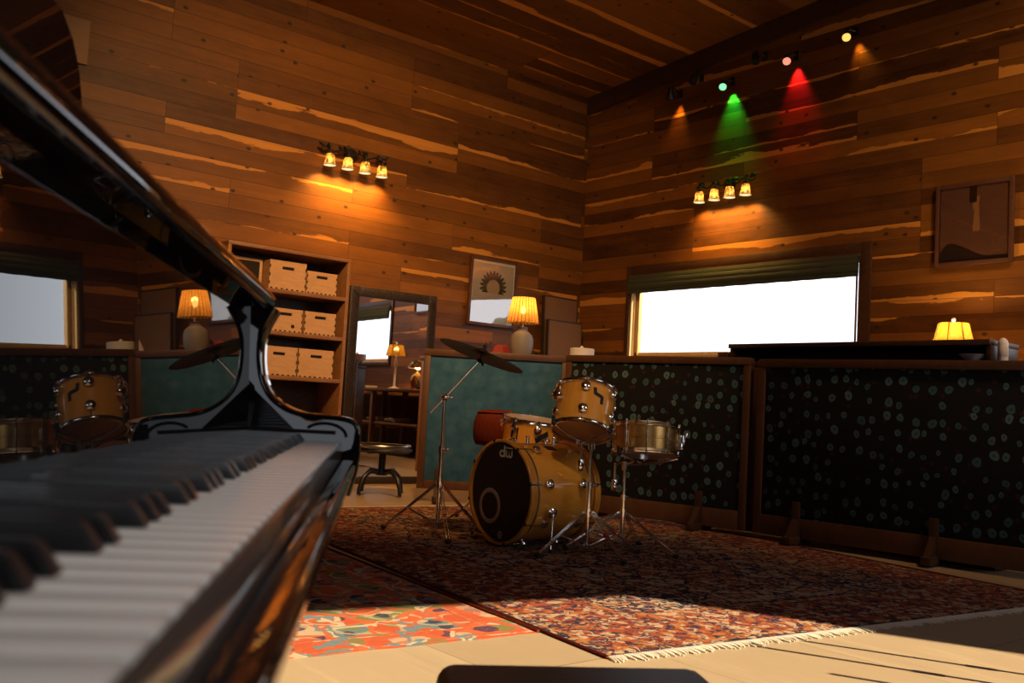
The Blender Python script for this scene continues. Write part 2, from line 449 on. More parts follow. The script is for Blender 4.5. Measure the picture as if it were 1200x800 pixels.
# cheeks: the S-shaped arm at each end of the keyboard
def smooth(pts, it=2):
    for _ in range(it):
        q = [pts[0]]
        for a, b in zip(pts, pts[1:]):
            q += [tuple(.75*x+.25*y for x, y in zip(a, b)), tuple(.25*x+.75*y for x, y in zip(a, b))]
        pts = q+[pts[-1]]
    return pts
curve = smooth([(.155, .921), (.160, .912), (.172, .885), (.172, .850), (.165, .815), (.148, .792), (.118, .777), (.080, .775), (.050, .774), (.032, .768), (.025, .752), (.025, .720), (.027, .690), (.034, .662)])
def cheek(u0, u1):
    g = GP(); pr = curve+[(.30, .662), (.30, .921)]; n_ = len(pr)
    def inset(d):                               # the outline drawn in by d along its own normals
        q = []
        for i in range(n_):
            if i >= len(curve): q.append(pr[i]); continue
            a, b = Vector(pr[max(i-1, 0)]), Vector(pr[min(i+1, len(curve)-1)]); t = (b-a).normalized(); m_ = Vector(pr[i])+Vector((-t.y, t.x))*d
            q.append((m_.x, m_.y))
        return q
    r_ = .007; loops = []
    for t in (0, 30, 60, 90): loops.append((u0+r_*(1-math.sin(rad(t))), inset(r_*(1-math.cos(rad(t))))))
    loops = [(u0+r_*(1-math.cos(rad(t))), inset(r_*(1-math.sin(rad(t))))) for t in (0, 30, 60, 90)] + [(u1-r_*(1-math.cos(rad(t))), inset(r_*(1-math.sin(rad(t))))) for t in (90, 60, 30, 0)]
    rows = [[g.v((u, w, z)) for w, z in L] for u, L in loops]
    for a, b in zip(rows, rows[1:]): g.bridge(a, b)
    g.face(rows[0][::-1]); g.face(rows[-1])
    o = pobj('cheek', g, M_gloss)
    g2 = GP(); s = 1 if u0 < .5 else -1; uu = u1 if s > 0 else u0
    g2.b2((uu-.0025, .060, .748), (uu+.0025, .185, .753)); obj('felt_strip', g2, M_felt, o)
    g3 = GP()
    g3.tube([(uu+s*.001, .075-.030*math.cos(t), .745+.018*math.sin(t)) for t in [PI*k/10*.8 for k in range(11)]], .0022, 8)
    obj('scroll_bead', g3, M_gloss, o)
cheek(1.3615, 1.445); cheek(-.11, -.02)
g = GP(); g.b2((-.02, .035, .66), (.1365, .19, .744), .004); pobj('key_block', g, M_gloss)
g = GP(); pts = [(.1335, .1805, .742), (.1335, .1895, .921), (.1335, .206, .921), (.1335, .203, .742)]
g.prism([(-.02, b, c) for a, b, c in pts], (1.3815, 0, 0)); pobj('fallboard', g, M_gloss)
g = GP()
slip = smooth([(.052, .662), (.050, .662), (.046, .664), (.036, .684), (.0285, .700), (.0285, .708), (.033, .7125), (.044, .7125), (.048, .712), (.049, .69)], 1)
g.prism([(-.02, w, z) for w, z in slip], (1.3815, 0, 0)); pobj('keyslip', g, M_gloss)
g = GP(); g.b2((-.02, .0495, .70), (1.3615, .0522, .7372), .0008); tag(pobj('key_front_shade', g, M_strip), 'grey-brown strip giving the white key fronts their shade')  # covers the white key fronts; its grey-brown stands for their shade and reflections
g = GP(); g.b2((-.11, .055, .60), (1.445, .42, .661), .006); pobj('keybed', g, M_gloss)
rim = [(-.13, .20), (1.48, .20), (1.48, .80), (1.44, 1.00), (1.30, 1.18), (1.12, 1.34), (.98, 1.55), (.80, 1.72), (.55, 1.78), (.25, 1.74), (-.06, 1.62), (-.13, 1.45)]
rim = [rim[0], rim[1]] + smooth([rim[2], *rim[3:]], 2)
g = GP(); g.prism([(u, w+.06, .60) for u, w in rim], (0, 0, .312)); pobj('rim', g, M_gloss)
lid = [(-.12, .155), (1.385, .155), (1.46, .30), (1.49, .80)] + [(u+.012*(u > .7), w+.075) for u, w in rim[3:]]
g = GP(); g.prism([(u, w+(.012 if w < .2 else 0), .921) for u, w in lid], (0, 0, .024)); ld = pobj('lid', g, M_gloss)
g = GP(); nose = [(.168-.009*math.cos(rad(t)), .933+.012*math.sin(rad(t))) for t in range(-90, 91, 9)]
g.prism([(-.12, w, z) for w, z in nose], (1.505, 0, 0)); o_ = obj('lid_edge', g, M_gloss, ld, 50)
g = GP()
dk = [(.30, .940), (1.10, .940), (1.10, 1.150), (1.085, 1.180), (1.055, 1.200), (.30, 1.205)]
dkp = [(u, .326+.16*(z-.94), z) for u, z in dk]
g.prism(dkp, (0, .022, 0)); pobj('music_desk', g, M_gloss)
g = GP(); g.b2((.40, .37, .938), (1.0, .55, .948), .002); pobj('music_desk_slide', g, M_gloss)
for u, w in ((.16, .36), (1.30, .36), (.62, 1.50)):
    g = GP(); g.lathe([(0, .05), (.035, .05), (.040, .10), (.052, .40), (.066, .56), (.075, .60), (0, .60)], (u, w, 0), n=8)
    l = pobj('leg', g, M_gloss)
    g = GP(); g.cyl((u-.012, w, .025), (u+.012, w, .025), .025, n=20).cyl((u, w, .03), (u, w, .055), .014); obj('caster', g, M_brass, l)
g = GP(); g.b2((.62, .30, .08), (.86, .42, .16), .01)
for u in (.66, .82): g.cyl((u, .36, .15), (u, .36, .61), .014)
ly = pobj('pedal_lyre', g, M_gloss)
for u in (.68, .74, .80):
    g = GP(); g.box((u, .24, .10), (.022, .14, .010), .003); obj('pedal', g, M_brass, ly)

# bench, end-on below the lens
bench = thing('piano_bench', 'black leather piano bench in front of the keyboard, only its end in view', 'bench', mat=Matrix.Translation(PM @ Vector((.765, -.255, .005))) @ PM)
g = G(); g.box((0, 0, .445), (.83, .335, .075), .022, seg=4); obj('cushion', g, M_blackleather, bench)
g = G(); g.box((0, 0, .385), (.80, .31, .045), .004); obj('apron', g, M_gloss, bench)
for sx in (-1, 1):
    for sy in (-1, 1):
        g = G(); g.lathe([(0, 0), (.017, 0), (.027, .37), (0, .37)], (sx*.37, sy*.13, 0), n=4); obj('leg', g, M_gloss, bench)

# ------------------------------------------------------------------ rugs
def rug_mat(name, hx, hy, pal, border, s1, s2, bw, asym=0.0, fleck=.8, ncurl=6.0, flc=(.38, .115, .035), curlc=((.50, .38, .26), (.02, .022, .05)), line=(.02, .022, .05)):
    m, nt, out = new_mat(name); n = N(nt)
    x, y, z = n.sep(n.node('ShaderNodeTexCoord').outputs['Object'])
    ax, ay = n.m('ABSOLUTE', x), n.m('ABSOLUTE', y)
    d = n.m('MINIMUM', n.m('SUBTRACT', hx, ax), n.m('SUBTRACT', hy, ay))
    p = n.vec(n.m('ADD', ax, n.m('MULTIPLY', x, asym)), ay, 0.0)
    _, nc = n.noise(p, s1*1.2, 2, .5)
    w = n.node('ShaderNodeVectorMath', operation='MULTIPLY_ADD'); n.put(w.inputs[0], nc); w.inputs[1].default_value = (.5/s1*1.4,)*3; n.put(w.inputs[2], p)
    wp = w.outputs[0]
    v1 = n.voro(wp, s1); r1 = n.sep(v1['Color'])[0]
    e1 = n.voro(wp, s1, 1.0, 'DISTANCE_TO_EDGE')['Distance']
    v2 = n.voro(wp, s2); r2 = n.sep(v2['Color'])[1]
    k = 1.0/len(pal)
    c1 = n.ramp(r1, [(i*k, c) for i, c in enumerate(pal)], True)
    c2 = n.ramp(r2, [(i*k, c) for i, c in enumerate(pal[::-1])], True)
    ring = n.m('MULTIPLY', n.m('LESS_THAN', v1['Distance'], .42), n.m('GREATER_THAN', v1['Distance'], .30))
    small = n.m('LESS_THAN', v2['Distance'], .36)
    f = n.mix(n.m('MULTIPLY', small, .9), c1, c2)
    f = n.mix(n.m('MULTIPLY', ring, .7), f, (*pal[2], 1))
    f = n.mix(n.m('LESS_THAN', e1, .06), f, (*line, 1))
    # border bands
    bands = n.ramp(n.m('DIVIDE', d, bw), [(0, border[0]), (.08, border[1]), (.16, border[2]), (.84, border[1]), (.92, border[0])], True)
    inb = n.m('LESS_THAN', d, bw)
    fb = n.mix(n.m('MULTIPLY', n.m('LESS_THAN', v2['Distance'], .50), .85), bands, c2)
    fb = n.mix(n.m('MULTIPLY', ring, .6), fb, (*pal[1], 1))
    c = n.mix(inb, f, fb)
    cv, _ = n.noise(wp, s1*.55, 3, .55)
    curl = n.m('LESS_THAN', n.m('ABSOLUTE', n.m('SUBTRACT', n.m('FRACT', n.m('MULTIPLY', cv, ncurl)), .5)), .085)
    c = n.mix(n.m('MULTIPLY', curl, .9), c, n.mix(n.m('GREATER_THAN', r2, .5), (*curlc[0], 1), (*curlc[1], 1)))
    nz, _ = n.noise(n.vec(n.m('MULTIPLY', x, 1.0), n.m('MULTIPLY', y, 2.6), 0.0), 34, 4, .7)
    ny_, _ = n.noise(n.vec(n.m('MULTIPLY', x, 1.0), n.m('MULTIPLY', y, 2.4), 3.0), 19, 3, .6)
    c = n.mix(n.m('MULTIPLY', n.step(nz, .54, .58), fleck), c, n.ramp(n.step(ny_, .35, .65), [(0, line), (.45, curlc[0]), (.555, flc)], True))
    c = n.mix(.18, c, (0, 0, 0, 1))
    n.bsdf(out, c, .95, 0, 0, n.bump(nz, .6, .006), spec=.08); return m
RUST, CREAM, NAVY, TEAL, ORANGE, GREEN, WINE = (.30, .060, .024), (.50, .36, .24), (.020, .023, .050), (.13, .20, .20), (.40, .15, .045), (.17, .19, .07), (.13, .026, .018)
M_rug1 = rug_mat('dark_persian_wool', 1.475, 2.03, [RUST, NAVY, CREAM, ORANGE, WINE, NAVY, CREAM, ORANGE], [NAVY, ORANGE, RUST], 9.5, 27.0, .52)
M_rug2 = rug_mat('red_floral_wool', .97, 1.05, [(.52, .11, .045), (.48, .09, .04), CREAM, (.50, .10, .04), TEAL, (.54, .13, .05), GREEN, (.03, .04, .09)], [(.46, .09, .04), CREAM, (.50, .11, .045)], 6.0, 13.0, .16, fleck=.18, ncurl=4.5, curlc=((.58, .45, .30), (.12, .22, .25)), line=(.50, .13, .05))
def rug(name, label, corner, ang, wx, wy, mat, thick=.009, fringe=True, sgn=1):
    a = rad(ang); e1 = Vector((math.cos(a), math.sin(a), 0)); e2 = Vector((-math.sin(a), math.cos(a), 0))
    c = Vector((*corner, 0)) + e1*(sgn*wx/2) + e2*(wy/2)
    r = thing(name, label, 'rug', c, a)
    g = G(); nx, ny = 24, 30; top = []
    for j in range(ny+1):
        row = []
        for i in range(nx+1):
            x, y = -wx/2+wx*i/nx, -wy/2+wy*j/ny
            edge = min(i, j, nx-i, ny-j)
            row.append(g.v((x+.004*math.sin(j*2.1)*(i in (0, nx)), y+.005*math.sin(i*1.7), thick*(1 if edge > 0 else .55)+.0012*math.sin(i*1.3+j*.9))))
        top.append(row)
    for j in range(ny):
        for i in range(nx): g.face([top[j][i], top[j][i+1], top[j+1][i+1], top[j+1][i]])
    loop = [top[0][i] for i in range(nx+1)] + [top[j][nx] for j in range(1, ny+1)] + [top[ny][i] for i in range(nx-1, -1, -1)] + [top[j][0] for j in range(ny-1, 0, -1)]
    low = [g.bm.verts.new((v.co.x, v.co.y, .0005)) for v in loop]
    for i in range(len(loop)): g.face([loop[i], low[i], low[(i+1) % len(low)], loop[(i+1) % len(loop)]])
    obj('pile', g, mat, r, 60)
    if fringe:
        for s in (-1, 1):
            g = G(); k = int(wx/.011)
            for i in range(k):
                x = -wx/2 + wx*(i+.5)/k; l = random.uniform(.035, .065); dx = random.uniform(-.012, .012)
                y = s*wy/2
                g.tube([(x, y-s*.004, .006), (x+dx*.4, y+s*l*.5, .0055), (x+dx, y+s*l, .003)], [.0042, .0038, .0025], 5)
            tag(obj('fringe', g, M_cord, r), 'cream knotted fringe', kind='stuff')
    for s in (-1, 1):
        g = G(); g.tube([(s*wx/2, -wy/2+wy*i/20, .006) for i in range(21)], .007, 6); obj('selvedge', g, M_rust, r)
    return r
rug('persian_rug', 'large dark Persian rug with cream fringe under the drum kit', (2.291, 2.185), -7.4, 2.95, 4.06, M_rug1)
rug('floral_rug', 'smaller bright red floral rug between piano and drum kit', (2.318, 2.56), -6.0, 1.94, 2.1, M_rug2, .007, False, -1)

# ------------------------------------------------------------------ drum kit
def turret(g, p, out, r=.024, h=.022):
    """round chrome lug standing on a shell at p, facing out"""
    T4 = frame(out, Vector(out).orthogonal(), p)
    g.lathe([(0, 0), (r*.55, 0), (r*.6, h*.35), (r*.98, h*.45), (r, h*.8), (r*.72, h*1.05), (r*.25, h*1.15), (0, h*1.15)], T=T4, n=16)
def drum(t, R, H, n_lug, shell, mat_hoop, mat_top, mat_bot, lug='turret', hoop_h=.022, hoop_r=.010, a0=0.0):
    """parts of a drum standing on local z, centred; t is its Empty"""
    z1 = H/2
    g = G(); g.lathe([(R-.008, -z1), (R, -z1), (R, z1), (R-.008, z1)], n=56, close=True); obj('shell', g, shell, t)
    for s, mt in ((1, mat_top), (-1, mat_bot)):
        g = G(); g.lathe([(0, s*(z1+.006)), (R*.7, s*(z1+.006)), (R-.004, s*(z1+.005)), (R+.002, s*(z1-.004))], n=56); obj('drum_head', g, mt, t)
        g = G(); zz = s*(z1+.010)
        g.lathe([(R+.001, zz-hoop_h/2), (R+hoop_r*.5, zz-hoop_h/2), (R+hoop_r, zz-hoop_h/2+.003), (R+hoop_r*.6, zz), (R+hoop_r*.7, zz+hoop_h/2-.004), (R+hoop_r*1.15, zz+hoop_h/2), (R+.001, zz+hoop_h/2)][::1], n=56, close=True)
        obj('hoop', g, mat_hoop, t)
    for k in range(n_lug):
        a = a0+2*PI*k/n_lug; o = Vector((math.cos(a), math.sin(a), 0))
        zs = (z1-.034, -z1*.48) if H > .12 else (0,)
        for s, zz in zip((1, -1), zs):
            g = G(); p = o*R+Vector((0, 0, zz)); turret(g, p, o, .026, .026)
            ob = obj('lug', g, M_chrome, t)
        for s in (1, -1):
            g = G(); q = o*(R+.012)
            zz = z1*.52 if H > .12 else 0
            g.cyl(q+Vector((0, 0, s*zz)), q+Vector((0, 0, s*(z1+.016))), .0032, n=8)
            g.cyl(q+Vector((0, 0, s*(z1+.012))), q+Vector((0, 0, s*(z1+.026))), .006, n=8)
            obj('tension_rod', g, M_chrome, t)

# bass drum: front head faces -x
bc = Vector((3.715, 4.205, .3165))
bass = thing('bass_drum', 'large amber bass drum with black front head and round port ring', 'drum', mat=frame((-1, .03, 0), (0, 0, 1), bc))
R, HB = .281, .48
g = G(); g.lathe([(R-.008, -HB/2), (R, -HB/2), (R, HB/2), (R-.008, HB/2)], n=72, close=True); obj('shell', g, M_maple, bass)
for s in (1, -1):
    g = G(); z0, z1 = s*(HB/2-.022), s*(HB/2+.020)
    g.lathe([(R+.004, z0), (R+.017, z0), (R+.0185, z0+s*.003), (R+.0185, z1-s*.003), (R+.016, z1), (R+.003, z1)], n=72, close=True); obj('hoop', g, M_hoopwood, bass)
    g = G(); g.lathe([(0, s*(HB/2+.006)), (R-.006, s*(HB/2+.006)), (R+.003, s*(HB/2-.004))], n=72); obj('drum_head', g, M_blackhead if s > 0 else M_coated, bass)
    g = G(); zr = s*(HB/2-.045); g.lathe([(R+.0005, zr-.005), (R+.004, zr-.004), (R+.004, zr+.004), (R+.0005, zr+.005)], n=72, close=True); obj('inlay_band', g, M_steel, bass)
zf = HB/2+.0068
g = G(); g.lathe([(.077, zf), (.079, zf+.003), (.098, zf+.003), (.101, zf)], (-.098, -.090, 0), n=48); obj('port_ring', g, M_ringp, bass)
g = G(); g.lathe([(.013, zf), (.014, zf+.001), (.020, zf+.001), (.021, zf)], (.012, -.243, 0), n=24)
g.prism([(.004, -.252, zf), (.008, -.252, zf), (.0145, -.232, zf), (.0115, -.232, zf)], (0, 0, .001)); g.prism([(.020, -.252, zf), (.016, -.252, zf), (.0095, -.232, zf), (.0125, -.232, zf)], (0, 0, .001))
obj('round_badge', g, M_grey, bass)
def arc(cx, cy, rx, ry, a0, a1, k=14): return [(cx+rx*math.cos(rad(a0+(a1-a0)*i/k)), cy+ry*math.sin(rad(a0+(a1-a0)*i/k))) for i in range(k+1)]
def band(g, path, w, z, dz=.0012):
    n = len(path); L_, R_ = [], []
    for i in range(n):
        a, b = Vector(path[max(i-1, 0)]), Vector(path[min(i+1, n-1)]); d = (b-a).normalized(); p = Vector((-d.y, d.x))*w/2
        q = Vector(path[i]); L_.append(q+p); R_.append(q-p)
    for i in range(n-1):
        g.prism([(*L_[i], z), (*L_[i+1], z), (*R_[i+1], z), (*R_[i], z)], (0, 0, dz))
lx, ly2 = .028, .196
g = G()                                        # the maker's "dw" lettering
band(g, arc(lx-.034, ly2+.021, .020, .016, 0, 360, 24), .011, zf)
band(g, [(lx-.013, ly2+.002), (lx-.013, ly2+.068)], .012, zf)
band(g, [(lx+.004, ly2+.040)]+arc(lx+.017, ly2+.016, .013, .011, 180, 360)+[(lx+.030, ly2+.036)]+[(lx+.030, ly2+.016)]+arc(lx+.043, ly2+.016, .013, .011, 180, 360)+[(lx+.056, ly2+.040)], .010, zf)
band(g, [(lx-.020, ly2+.056), (lx+.062, ly2+.054)], .006, zf)
tag(obj('lettering', g, M_grey, bass), 'pale grey dw lettering')
for k in range(8):
    a = 2*PI*(k+.30)/8; o = Vector((math.cos(a), math.sin(a), 0))
    for s in (1, -1):
        g = G(); turret(g, o*R+Vector((0, 0, s*.125)), o, .028, .028); obj('lug', g, M_chrome, bass)
        g = G(); q = o*(R+.016); g.cyl(q+Vector((0, 0, s*.125)), q+Vector((0, 0, s*(HB/2+.01))), .0035, n=8); obj('tension_rod', g, M_chrome, bass)
        g = G(); g.box(o*(R+.0128)+Vector((0, 0, s*(HB/2-.002))), (.011, .02, .056), .003, Euler((0, 0, a))); obj('hoop_claw', g, M_satin, bass)
def spur(ang):
    a = rad(ang); o = Vector((math.cos(a), math.sin(a), 0)); t = obj('spur_bracket', (lambda g: (turret(g, o*R+Vector((0, 0, .10)), o, .032, .036), g)[1])(G()), M_chrome, bass)
    g = G(); p = o*(R+.03)+Vector((0, 0, .10)); q = Vector((o.x*(R+.10), -.286, .165))
    g.cyl(p, q, .0062, n=10).cyl(p-(q-p)*.12, p+(q-p)*.10, .011, n=10); obj('spur_leg', g, M_chrome, t)
    g = G(); g.ball(q, .011); obj('rubber_tip', g, M_rubber, t)
spur(-17); spur(197)
g = G()
g.prism([(.085, .2665, -.05), (.135, .2452, -.05), (.128, .2490, .02), (.078, .2690, .02)], (.001, .003, 0)); obj('tape_patch', g, M_tape, bass)
for zz in (-.09, .11):                         # little chrome feet of the shell-top bracket
    g = G(); g.cyl((.05, R*.96, zz), (.05, R*.96+.045, zz), .010, .008, 12).ball((.05, R*.96+.045, zz), .012); obj('bracket_post', g, M_chrome, bass)
g = G(); g.box((.05, R*.985, .01), (.022, .008, .24), .003); obj('bracket_rail', g, M_chrome, bass)

# rack tom, tipped towards the drummer
def tilt_axis(away, right):
    fh = Vector((math.sin(YAW), math.cos(YAW), 0)); rh = Vector((math.cos(YAW), -math.sin(YAW), 0))
    return (Vector((0, 0, 1)) + fh*math.tan(rad(away)) + rh*math.tan(rad(right))).normalized(), fh
ax, fh = tilt_axis(23, 7)
tc_ = at(684.5, 482, 5.30)
tom = thing('rack_tom', 'amber rack tom tipped back on a stand above the bass drum', 'drum', mat=frame(ax, fh, tc_))
drum(tom, .164, .225, 6, M_maple, M_chrome, M_coated, M_clearhead, a0=rad(-38))
def tape_on(t, R, pts, name='tape_patch'):
    g = G()
    for (a0, z0, a1, z1, w) in pts:
        k = 6; P0 = [(a0+(a1-a0)*i/k, z0+(z1-z0)*i/k) for i in range(k+1)]
        rows = []
        for a, z in P0:
            a = rad(a); rows.append([g.v(((R+.0012)*math.cos(a+d/R), (R+.0012)*math.sin(a+d/R), z+e)) for d, e in w])
        for r0, r1 in zip(rows, rows[1:]):
            for i in range(len(w)-1): g.face([r0[i], r0[i+1], r1[i+1], r1[i]])
    obj(name, g, M_tape, t)
# local -y faces the lens on these frames
tape_on(tom, .164, [(-80, .085, -78, .045, ((-.010, 0), (.010, 0))), (-80, .050, -62, .036, ((-.001, -.010), (.001, .012))), (-63, .044, -63, -.004, ((-.010, 0), (.010, 0)))])
g = G(); turret(g, Vector((math.cos(rad(-150))*.164, math.sin(rad(-150))*.164, .03)), Vector((math.cos(rad(-150)), math.sin(rad(-150)), 0)), .034, .05); obj('mount_boss', g, M_chrome, tom)

# floor tom behind the bass drum
ax2, _ = tilt_axis(-5, 5)
ft_top = at(626, 492, 6.35)
ftom = thing('floor_tom', 'amber floor tom with black tape patches behind the bass drum', 'drum', mat=frame(ax2, fh, ft_top - ax2*.19))
drum(ftom, .195, .36, 8, M_maple, M_chrome, M_coated, M_clearhead, a0=rad(-83))
tape_on(ftom, .195, [(-128, .142, -128, .070, ((-.028, 0), (.028, 0))), (-84, .075, -60, .130, ((.006, -.018), (-.006, .018))), (-38, .13, -38, .09, ((-.03, 0), (.03, 0)))])
for k in range(3):
    a = rad(-110+120*k); o = Vector((math.cos(a), math.sin(a), 0)); zf_ = -(ft_top.z-.19)
    g = G(); g.box(o*.205+Vector((0, 0, -.06)), (.03, .03, .05), .006, Euler((0, 0, a)))
    b = obj('leg_bracket', g, M_chrome, ftom)
    g = G(); g.tube([o*.222+Vector((0, 0, .04)), o*.222+Vector((0, 0, -.30)), o*.245+Vector((0, 0, zf_+.02))], .006, 8); obj('leg', g, M_chrome, b)
    g = G(); g.cyl(o*.245+Vector((0, 0, zf_+.012)), o*.245+Vector((0, 0, zf_+.045)), .014, .010, 10); obj('rubber_foot', g, M_rubber, b)

# snare
ax3, _ = tilt_axis(9, 1)
sc_ = at(757, 516, 5.48)
snare = thing('snare_drum', 'bronze snare drum with chrome hoops on the stand right of the kit', 'drum', mat=frame(ax3, fh, sc_))
RS = .187
g = G(); g.lathe([(RS-.003, -.068), (RS, -.068), (RS, -.006), (RS+.003, -.004), (RS+.003, .004), (RS, .006), (RS, .068), (RS-.003, .068)], n=56, close=True); obj('shell', g, M_snarebrass, snare)
for s, mt in ((1, M_coated), (-1, M_clearhead)):
    g = G(); g.lathe([(0, s*.074), (RS-.004, s*.074), (RS+.003, s*.064)], n=56); obj('drum_head', g, mt, snare)
    g = G(); z = s*.076
    g.lathe([(RS+.002, z-.012), (RS+.012, z-.012), (RS+.013, z-.008), (RS+.008, z), (RS+.010, z+.009), (RS+.014, z+.011), (RS+.002, z+.011)], n=56, close=True); obj('hoop', g, M_chrome, snare)
for k in range(10):
    a = 2*PI*(k+.30)/10; o = Vector((math.cos(a), math.sin(a), 0))
    g = G(); g.cyl(o*(RS+.010)+Vector((0, 0, -.035)), o*(RS+.010)+Vector((0, 0, .035)), .008, n=12)
    for z in (-.022, .022): g.cyl(o*RS+Vector((0, 0, z)), o*(RS+.012)+Vector((0, 0, z)), .006, n=10)
    obj('lug', g, M_chrome, snare)
    g = G(); g.cyl(o*(RS+.011)+Vector((0, 0, -.094)), o*(RS+.011)+Vector((0, 0, .094)), .0032, n=8)
    for s in (1, -1): g.cyl(o*(RS+.011)+Vector((0, 0, s*.084)), o*(RS+.011)+Vector((0, 0, s*.097)), .006, n=8)
    obj('tension_rod', g, M_chrome, snare)
g = G(); o = Vector((math.cos(rad(-8)), math.sin(rad(-8)), 0))
g.box(o*(RS+.016), (.024, .030, .085), .005, Euler((0, 0, rad(-8)))).box(o*(RS+.035)+Vector((0, 0, .02)), (.012, .016, .075), .004, Euler((0, rad(14), rad(-8)))); obj('strainer', g, M_chrome, snare)
g = G()
for i in range(12): g.tube([(-.15, -.022+.004*i, -.0765), (.15, -.022+.004*i, -.0765)], .0012, 4)
obj('snare_wires', g, M_steel, snare)

def tripod(t, top, legs, rad_, hub_z, col_z, r=.0125, red=None):
    """tube pole and three double-braced legs, standing on local z = 0"""
    g = G(); g.cyl((0, 0, .035), (0, 0, top*.62), r, n=14); obj('lower_tube', g, M_chrome, t)
    g = G(); g.cyl((0, 0, top*.58), (0, 0, top), r*.74, n=14); obj('upper_tube', g, M_chrome, t)
    g = G(); g.cyl((0, 0, top*.60), (0, 0, top*.655), r*1.5, n=14); c = obj('height_clamp', g, M_chrome, t)
    g = G(); g.cyl((0, -.010, top*.63), (0, -.042, top*.63), .005, n=8).box((0, -.046, top*.63), (.042, .008, .014), .003); obj('wing_nut', g, M_chrome, c)
    g = G(); g.cyl((0, 0, col_z-.022), (0, 0, col_z+.022), r*1.6, n=14); obj('leg_collar', g, M_chrome, t)
    g = G(); g.cyl((0, 0, hub_z-.012), (0, 0, hub_z+.012), r*1.6, n=14); obj('brace_hub', g, M_chrome, t)
    for k, a in enumerate(legs):
        o = Vector((math.cos(rad(a)), math.sin(rad(a)), 0)); s = Vector((-o.y, o.x, 0))*.008
        foot = o*rad_+Vector((0, 0, .014)); up = o*.022+Vector((0, 0, col_z)); mid = foot+(up-foot)*.46; hub = o*.022+Vector((0, 0, hub_z))
        g = G()
        for q in (s, -s): g.box((foot+up)/2+q, ((up-foot).length, .004, .014), .0015, (up-foot).to_track_quat('X', 'Z').to_euler())
        g.cyl(mid-s*1.6, mid+s*1.6, .005, n=8); l = obj('leg', g, M_chrome, t)
        g = G(); 
        for q in (s*.6, -s*.6): g.box((mid+hub)/2+q, ((mid-hub).length, .003, .011), .001, (mid-hub).to_track_quat('X', 'Z').to_euler())
        obj('brace', g, M_chrome, l)
        g = G(); g.ball(foot, .016, 1.2, 1.2, .85, 12, 8); obj('rubber_foot', g, M_rubber, l)
        if red and k in red:
            g = G(); p = foot+(up-foot)*.52; g.box(p, (.028, .023, .019), .002, (up-foot).to_track_quat('X', 'Z').to_euler()); tag(obj('tape_band', g, M_redtape, l), 'red tape band')
def basket(t, mw, drum_obj, Rb, zb, top, base, n0):
    """three bent arms from the pole head to the drum's bottom hoop; base is the stand's origin"""
    inv = t.matrix_world.inverted(); D = drum_obj.matrix_world
    head = Vector((0, 0, top))
    g = G(); g.cyl(head-Vector((0, 0, .03)), head+Vector((0, 0, .02)), .019, n=14); obj('basket_head', g, M_chrome, t)
    g = G(); b = head+Vector((-.05, .03, .0)); g.cyl(b-Vector((0, 0, .10)), b+Vector((0, 0, .01)), .008, n=10)
    g.lathe([(0, 0), (.016, 0), (.019, .008), (.019, .056), (.014, .066), (0, .066)], tuple(b-Vector((0, 0, .150))), n=14); obj('tilt_knob', g, M_chrome, t)
    g = G(); g.tube([head, head+Vector((-.025, .015, .012)), b], .008, 8); obj('tilter_link', g, M_chrome, t)
    for k in range(3):
        a = rad(n0+120*k); o = Vector((math.cos(a), math.sin(a), 0))
        tip = inv @ (D @ (o*(Rb+.022)+Vector((0, 0, zb+.018)))); elbow = inv @ (D @ (o*(Rb+.020)+Vector((0, 0, zb-.022)))); mid = inv @ (D @ (o*Rb*.45+Vector((0, 0, zb-.052))))
        g = G(); g.tube([head, mid, elbow, tip], [.0075, .007, .006, .006], 8); ar = obj('basket_arm', g, M_chrome, t)
        g = G(); g.tube([elbow+(mid-elbow)*.12, elbow, tip], .0105, 8); obj('rubber_sleeve', g, M_rubber, ar)
bpy.context.view_layer.update()
tb = Vector((3.735, 3.765, .0115))
ts = thing('tom_stand', 'chrome tripod stand with red tape holding the rack tom', 'stand', tb)
hd = tom.matrix_world @ Vector((0, 0, -.175)); 
bpy.context.view_layer.update()
tripod(ts, hd.z-.03, (-15, 174, 262), .33, .05, .235, red=(0, 2))
basket(ts, None, tom, .164, -.1125, hd.z-.03, tb, -35)
sb = Vector((4.04, 3.79, .0115))
ss = thing('snare_stand', 'chrome tripod stand holding the bronze snare drum', 'stand', sb)
bpy.context.view_layer.update()
hs = snare.matrix_world @ Vector((0, 0, -.13))
tripod(ss, hs.z-.03, (25, 150, 290), .33, .05, .22, red=())
basket(ss, None, snare, .187, -.076, hs.z-.03, sb, -25)

# ride cymbal on a boom stand
cymc = at(565, 414.5, 5.78)
rh = Vector((math.cos(YAW), -math.sin(YAW), 0))
axc = (Vector((0, 0, 1)) + rh*math.tan(rad(18.5)) + fh*math.tan(rad(5.5))).normalized()
cb = thing('cymbal', 'large dark bronze cymbal tilted on a boom stand', 'cymbal', mat=frame(axc, fh, cymc))
g = G(); pr = [(.008, .030), (.025, .029), (.045, .020), (.058, .010), (.12, .004), (.20, -.004), (.272, -.014)]
g.lathe(pr+[(r, z-.0018) for r, z in pr[::-1]], n=72, close=True); obj('plate', g, M_cymbal, cb, 60)
cs = Vector((3.60, 4.99, 0))
cst = thing('cymbal_stand', 'chrome boom stand with angled arm under the big cymbal', 'stand', cs)
bpy.context.view_layer.update()
pj = at(521, 470, 5.74)                         # tilter, on the pole
cs2 = Vector((pj.x, pj.y, .0115)); cst.location = cs2; bpy.context.view_layer.update()
tripod(cst, pj.z, (5, 120, 245), .36, .07, .30, .0135)
inv = cst.matrix_world.inverted(); P_ = inv @ (cymc - axc*.045); J = Vector((0, 0, pj.z+.012)); d = (P_-J)
